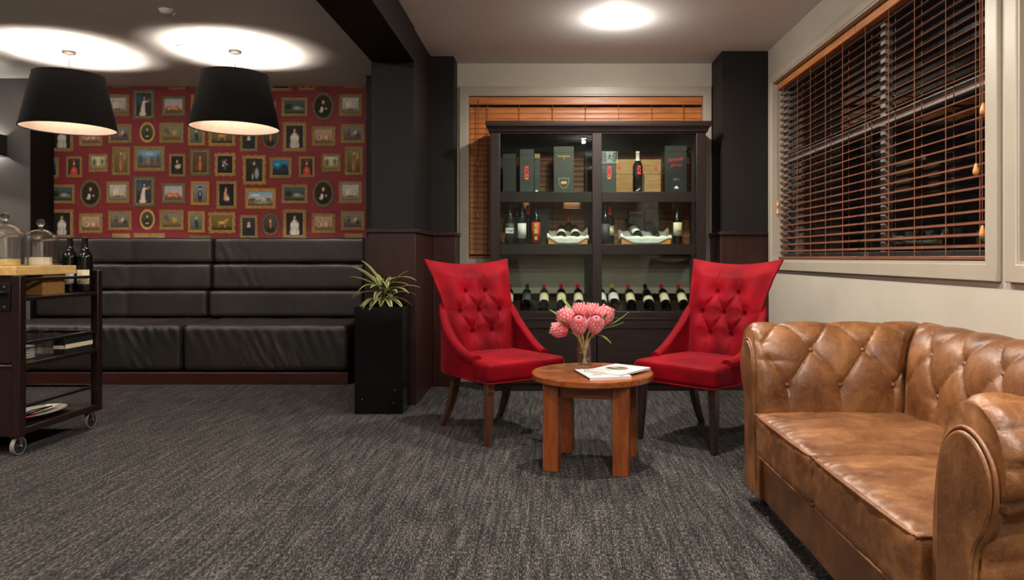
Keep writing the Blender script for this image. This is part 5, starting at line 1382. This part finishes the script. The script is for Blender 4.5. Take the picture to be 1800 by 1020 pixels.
# base and seat cushions
rbox(XF + 0.012 - SX, XI + 0.02 - SX, YN - 0.01 - SY, YF + 0.01 - SY, 0.055, 0.255, 0.015, (6, 40, 8), lambda p, n: p + n * 0.003 * mnoise.noise(p * 9)).build('seat_base', leather, sf, smooth=60)
MB().tube([(XF + 0.010 - SX, YN - SY, 0.225), (XF + 0.010 - SX, 2.24 - SY, 0.223), (XF + 0.010 - SX, YF - SY, 0.225)], 0.005, 7).build('base_piping', leather, sf, smooth=60)
def cush(p, n):
    q = Vector(p)
    return q
for (ya, yb) in ((1.608, 2.252), (2.258, 2.874)):
    yc = (ya + yb) / 2; hy = (yb - ya) / 2
    def cd(p, n, yc=yc, hy=hy):
        q = Vector(p); fx = (q.x + SX - 1.16) / 0.32; fy = (q.y + SY - yc) / hy
        if n.z > 0.2: q.z += 0.030 * max(0, 1 - fx ** 2) ** 0.6 * max(0, 1 - fy ** 2) ** 0.6
        if n.x < -0.5: q.x -= 0.010 * max(0, 1 - fy ** 2) ** 0.5
        w = mnoise.noise(Vector((q.x * 9, q.y * 20 + q.x * 5, 1.7)))
        fe = math.exp(-(max(0, q.x + SX - 0.86) / 0.09)) * max(0, n.z)
        q.z += 0.0030 * fe * math.sin(q.y * 120 + 7 * mnoise.noise(Vector((q.y * 9, q.x * 4, 0)))) * (0.5 + mnoise.noise(Vector((q.y * 16, 3, 0)))) * sstep(0.0, 0.02, q.x + SX - 0.845)
        q += n * 0.0030 * w + n * 0.0026 * mnoise.noise(q * 26)
        return q
    cu = rbox(XF - 0.022 - SX, XI + 0.015 - SX, ya - SY, yb - SY, 0.252, 0.415, 0.022, (50, 110, 12), cd).build('seat_cushion', leather, sf, smooth=179)
    x = XF - 0.020 - SX
    pp = [(x + 0.55, ya + 0.006 - SY, 0.412), (x + 0.04, ya + 0.006 - SY, 0.411), (x + 0.010, ya + 0.010 - SY, 0.410), (x + 0.001, ya + 0.03 - SY, 0.408), (x - 0.007, yc - 0.15 - SY, 0.411), (x - 0.009, yc - SY, 0.412), (x - 0.007, yc + 0.15 - SY, 0.411), (x + 0.001, yb - 0.03 - SY, 0.408), (x + 0.010, yb - 0.010 - SY, 0.410), (x + 0.04, yb - 0.006 - SY, 0.411), (x + 0.55, yb - 0.006 - SY, 0.412)]
    MB().tube(catmull(pp, 4), 0.0052, 7).build('cushion_piping', leather, cu, smooth=60)
    MB().tube([(p[0] + 0.001, p[1], p[2] - 0.153) for p in catmull(pp[2:9], 4)], 0.0046, 7).build('cushion_piping', leather, cu, smooth=60)
for (x, y) in ((XF + 0.06, YN - 0.12), (XF + 0.06, YF + 0.12), (XI + 0.15, YN - 0.12), (XI + 0.15, YF + 0.12)):
    MB().lathe([(0, 0), (0.02, 0), (0.028, 0.03), (0.03, 0.06), (0, 0.06)], 16, (x - SX, y - SY, 0)).build('foot', legdark, sf, smooth=40)

# ------------------------------------------------------------------ serving trolley
tr = thing('serving_trolley', 'dark wooden serving trolley on casters at the left edge', 'trolley', (-3.13, 4.04, 0))
QX, QY = -3.13, 4.04
TX0, TX1, TY0, TY1 = -3.48, -2.775, 3.70, 4.385
def tbx(name, x0, x1, y0, y1, z0, z1, mat=trolleyw, bev=0.003, parent=tr):
    return bx(x0 - QX, x1 - QX, y0 - QY, y1 - QY, z0, z1).build(name, mat, parent, bevel=bev)
pz = 0.045
for (x, y, zt) in ((TX1 - pz, TY0, 0.953), (TX1 - pz, TY1 - pz, 0.972), (TX0, TY0, 0.953), (TX0, TY1 - pz, 0.972)):
    tbx('post', x, x + pz, y, y + pz, 0.105, zt)
for (zt, th) in ((0.84, 0.022), (0.49, 0.022), (0.148, 0.036)):
    tbx('shelf', TX0 + 0.004, TX1 - 0.004, TY0 + pz, TY1 - 0.004, zt - th, zt)
tbx('end_panel', TX0 + pz, TX1 - pz, TY0 + 0.012, TY0 + 0.03, 0.105, 0.485)
tbx('end_panel', TX0 + pz, TX1 - pz, TY0 + 0.012, TY0 + 0.03, 0.492, 0.953)
tbx('panel_bead', TX0 + pz, TX1 - pz, TY0 + 0.006, TY0 + 0.012, 0.47, 0.482)
for z in (0.925, 0.585, 0.25):
    tbx('side_rail', TX1 - 0.030, TX1 - 0.014, TY0 + pz, TY1 - pz, z, z + 0.016, ironm)
    tbx('back_rail', TX0 + pz, TX1 - pz, TY1 - 0.030, TY1 - 0.014, z, z + 0.016, ironm)
br = tbx('handle_bracket', TX1 - 0.115, TX1 - 0.055, TY0 + 0.004, TY0 + 0.012, 0.77, 0.915, ironm, 0.002)
MB().tube([(TX1 - 0.085 - QX, TY0 + 0.005 - QY, 0.865), (TX1 - 0.085 - QX, TY0 - 0.03 - QY, 0.865), (TX0 + 0.085 - QX, TY0 - 0.03 - QY, 0.865), (TX0 + 0.085 - QX, TY0 + 0.005 - QY, 0.865)], 0.011, 10).build('push_handle', ironm, br, smooth=60)
for z in (0.79, 0.895):
    MB().lathe([(0, 0), (0.006, 0), (0.005, 0.003), (0, 0.004)], 12, (TX1 - 0.085 - QX, TY0 + 0.004 - QY, z), Matrix.Rotation(PI / 2, 3, 'X')).build('bolt', steel, br, smooth=40)
tyre = M('pale_tyre', s(112, 110, 106), 0.6); hubm = M('caster_hub', s(20, 19, 18), 0.6)
for (x, y) in ((TX1 - 0.05, TY0 + 0.045), (TX1 - 0.05, TY1 - 0.05), (TX0 + 0.05, TY0 + 0.045), (TX0 + 0.05, TY1 - 0.05)):
    c = bx(x - 0.026 - QX, x + 0.026 - QX, y - 0.026 - QY, y + 0.026 - QY, 0.100, 0.1045).build('caster', steel, tr, bevel=0.002)
    R90 = Matrix.Rotation(PI / 2, 3, 'Y')
    MB().lathe([(0.0415, -0.011), (0.046, -0.011), (0.048, -0.006), (0.048, 0.006), (0.046, 0.011), (0.0415, 0.011), (0.0415, -0.011)], 32, (x - QX, y + 0.008 - QY, 0.048), R90).build('tyre', tyre, c, smooth=40)
    MB().lathe([(0, -0.012), (0.012, -0.014), (0.016, -0.009), (0.041, -0.010), (0.041, 0.010), (0.016, 0.009), (0.012, 0.014), (0, 0.012)], 28, (x - QX, y + 0.008 - QY, 0.048), R90).build('wheel_hub', hubm, c, smooth=40)
    for sg in (-1, 1):
        a, b = sorted((x + sg * 0.017 - QX, x + sg * 0.020 - QX))
        MB().prism([(y - 0.016 - QY, 0.100), (y + 0.020 - QY, 0.100), (y + 0.014 - QY, 0.042), (y + 0.002 - QY, 0.042)], a, b, 'x').build('fork', steel, c)
    MB().tube([(x - 0.023 - QX, y + 0.008 - QY, 0.048), (x + 0.023 - QX, y + 0.008 - QY, 0.048)], 0.006, 10).build('axle', chrome, c, smooth=60)
# cheese board with two glass domes
bd = thing('cheese_board', 'thick pale maple board on top of the trolley', 'board', (-3.12, 3.945, 0.955))
MB().prism([(-0.31, -0.245), (0.31, -0.245), (0.318, -0.237), (0.318, 0.237), (0.31, 0.245), (-0.31, 0.245)], 0, 0.049, 'z').build('board_slab', boardw, bd, bevel=0.003)
t = thing('wooden_box', 'olive-brown wooden box under the maple board on the trolley', 'box', (-3.01, 4.02, 0.84))
bx(-0.19, 0.19, -0.09, 0.09, 0, 0.100).build('box_body', crate_w, t, bevel=0.003)
bx(-0.192, 0.192, -0.092, 0.092, 0.1002, 0.1145).build('box_lid', crate_w, t, bevel=0.002)
BZ = 1.0042
def dome(label, x, y, r, h):
    t = thing('glass_cheese_dome', label, 'cheese dome', (x, y, BZ), 0, 'glass domes on the cheese board')
    hh = h - r * 0.86
    pr = [(r + 0.003, 0), (r + 0.003, 0.005), (r, 0.008), (r, hh)]
    pr += [(r * math.cos(a), hh + r * 0.86 * math.sin(a)) for a in [k * PI / 2 / 9 for k in range(1, 9)]] + [(0.012, h)]
    inn = [(q - 0.003 if q > 0.02 else 0.009, z - 0.001) for q, z in pr[::-1]][1:]
    MB().lathe(pr + [(0, h)], 40).build('dome_glass', domeglass, t, smooth=40)
    MB().lathe([(max(a - 0.003, 0.001), min(b, h - 0.003)) for a, b in pr] + [(0, h - 0.003)], 40).build('dome_inner_face', domeglass, t, smooth=40)
    k = [(0.0, h - 0.001), (0.014, h), (0.011, h + 0.008), (0.010, h + 0.014), (0.016, h + 0.022), (0.0205, h + 0.034), (0.020, h + 0.046), (0.014, h + 0.056), (0, h + 0.060)]
    MB().lathe(k, 24).build('knob', M('knob_glass', (0.75, 0.76, 0.75, 1), 0.03, spec=0.9) if 'knob_glass' not in MATS else MATS['knob_glass'], t, smooth=60)
    nt = MATS['knob_glass'].node_tree.nodes['Principled BSDF']; nt.inputs['Transmission Weight'].default_value = 1.0; nt.inputs['IOR'].default_value = 1.45
dome('larger clear glass cheese dome cut by the left edge of the frame', -2.990, 3.875, 0.098, 0.232)
dome('clear glass cheese dome with round knob, right one on the board', -2.938, 4.078, 0.090, 0.210)
def wedge(name, label, x, y, rz, pts, h, mat, rind=None):
    t = thing(name, label, 'cheese', (x, y, BZ + 0.0005), rz, 'cheeses under the domes')
    MB().prism(pts, 0.0, h, 'z').build('cheese_paste', mat, t, bevel=0.003)
    if rind:
        MB().prism([(p[0] * 1.0, p[1]) for p in pts], h + 0.0002, h + 0.003, 'z').build('rind', rind, t, bevel=0.001)
    return t
wedge('round_cheese', 'flat round cream cheese under the left glass dome', -2.99, 3.875, 0, [(0.07 * math.cos(a), 0.07 * math.sin(a)) for a in [k * 2 * PI / 20 for k in range(20)]], 0.034, cheese_y, cheese_c)
t = thing('herb_garnish', 'sprig of green garnish on the left cheese', 'garnish', (-2.99, 3.86, BZ + 0.0375))
for k in range(6): leaf(t, (0, 0, 0.001), k * 1.1, 0.05, 0.016, 0.35, 0.3, 'leaf', (84, 120, 40), (120, 150, 60))
wedge('cheese_wedge', 'white rinded cheese wedge under the right glass dome', -2.925, 4.07, 0.3, [(-0.055, -0.03), (0.05, -0.045), (0.045, 0.02)], 0.045, cheese_c, linen)
wedge('cheese_wedge', 'yellow cheese wedge behind the white one under the right dome', -2.962, 4.112, 2.6, [(-0.03, -0.03), (0.045, -0.01), (-0.02, 0.03)], 0.035, cheese_y, None)
# bottles on the trolley
for (x, nm) in ((-2.828, 'dark bottle with a cream label at the right rear corner of the trolley'), (-2.920, 'dark bottle with a white label, left of the corner bottle on the trolley')):
    t = bottle(nm, (x, 4.300, 0.84), paper_w if x < -2.9 else paper_c, cap_k, (0.045, 0.125), k=1.09, group='bottles on the trolley', capz=0.256)
    bx(-0.008, 0.008, -0.0392, -0.0381, 0.06, 0.074).build('crest_print', ink_gold, t)
t = thing('squat_bottle', 'squat dark bottle with a pink label under the board edge on the trolley', 'bottle', (-3.012, 4.30, 0.84))
MB().lathe([(0, 0), (0.044, 0), (0.046, 0.004), (0.046, 0.10), (0.036, 0.118), (0.018, 0.128), (0.016, 0.15), (0, 0.15)], 26).build('bottle_glass', bottle_g, t, smooth=50)
MB().lathe([(0.0462, 0.03), (0.0466, 0.03), (0.0466, 0.085), (0.0462, 0.085), (0.0462, 0.03)], 26).build('paper_label', paper_p, t, smooth=50)
# middle shelf of the trolley
MZ = 0.4902
for k in range(5):
    t = thing('saucer', ['bottom cream saucer of the stack on the trolley middle shelf', 'second cream saucer from the bottom of the trolley stack', 'middle cream saucer of the five stacked on the trolley', 'second cream saucer from the top of the trolley stack', 'topmost cream saucer of the stack on the trolley'][k], 'saucer', (-2.915, 3.90, MZ + 0.0140 * k), 0, 'stacked cream saucers')
    MB().lathe([(0, 0.001), (0.045, 0), (0.058, 0.006), (0.062, 0.0125), (0.060, 0.0135), (0.052, 0.009), (0, 0.007)], 30).build('dish', ceramic, t, smooth=50)
glassm = clear
def goblet(label, x, y, z):
    t = thing('stemmed_glass', label, 'glass', (x, y, z), 0, 'glasses stored on the trolley')
    MB().lathe([(0.030, 0.0), (0.034, 0.03), (0.030, 0.055), (0.012, 0.075), (0.004, 0.085)], 22).build('bowl', glassm, t, smooth=60)
    MB().lathe([(0.004, 0.085), (0.0038, 0.125), (0.006, 0.132), (0.030, 0.136), (0.030, 0.138), (0, 0.138)], 22).build('stem_and_foot', glassm, t, smooth=60)
k = 0
for (x, y, q) in ((-2.93, 4.06, 'nearest behind the saucers'), (-2.98, 4.12, 'in the middle of the group'), (-2.89, 4.13, 'nearest the black box'), (-3.02, 4.04, 'furthest left of the group'), (-2.94, 4.19, 'at the back of the group')):
    goblet('upside-down clear stemmed glass on the trolley, ' + q, x, y, MZ)
t, w, d = carton('black_box', 'black box with a cream label strip on the trolley middle shelf', -2.845 - 0.02, -2.845 + 0.045, 4.08, 4.33, MZ, 0.105, box_k, group=None)
bx(w, w + 0.001, -d + 0.004, d - 0.002, 0.03, 0.055).build('label_strip', paper_c, t)
bx(-w + 0.0, w, -d - 0.001, -d, 0.03, 0.05).build('label_strip', paper_c, t)
# bottom shelf of the trolley
t = thing('serving_platter', 'white oval platter with dark underside on the trolley bottom shelf', 'platter', (-2.93, 4.02, 0.1484))
sc_ = [(0, 0.004), (0.10, 0.004), (0.14, 0.012), (0.165, 0.028), (0.168, 0.027), (0.142, 0.008), (0.10, 0.0), (0, 0.0)]
o = MB().lathe(sc_[:4] + sc_[3:5], 40).build('upper_face', ceramic, t, smooth=50); o.scale = (0.72, 1.25, 1)
o = MB().lathe([(0.1675, 0.0265), (0.142, 0.0072), (0.10, -0.0), (0, -0.0)], 40).build('underside', matt_b, t, smooth=50); o.scale = (0.72, 1.25, 1)
t = thing('folded_napkin', 'red napkin lying on the white platter of the trolley', 'napkin', (-2.95, 3.94, 0.1545))
MB().prism([(-0.05, -0.06), (0.045, -0.05), (0.05, 0.05), (-0.04, 0.06)], 0.0, 0.012, 'z').build('napkin_cloth', M('red_napkin', s(150, 20, 34), 0.8), t, bevel=0.004)
t = thing('serving_tongs', 'dark serving tongs lying across the white platter', 'tongs', (-2.92, 4.04, 0.172))
for sg in (-1, 1):
    MB().tube([(0.01 * sg, -0.12, 0.004), (0.018 * sg, -0.03, 0.008), (0.003 * sg, 0.10, 0.006)], [0.004, 0.004, 0.003], 7).build('tong_arm', ironm, t, smooth=60)
MB().lathe([(0, -0.005), (0.006, -0.004), (0.006, 0.004), (0, 0.005)], 12, (0, 0.10, 0.006)).build('tong_hinge', chrome, t, smooth=60)
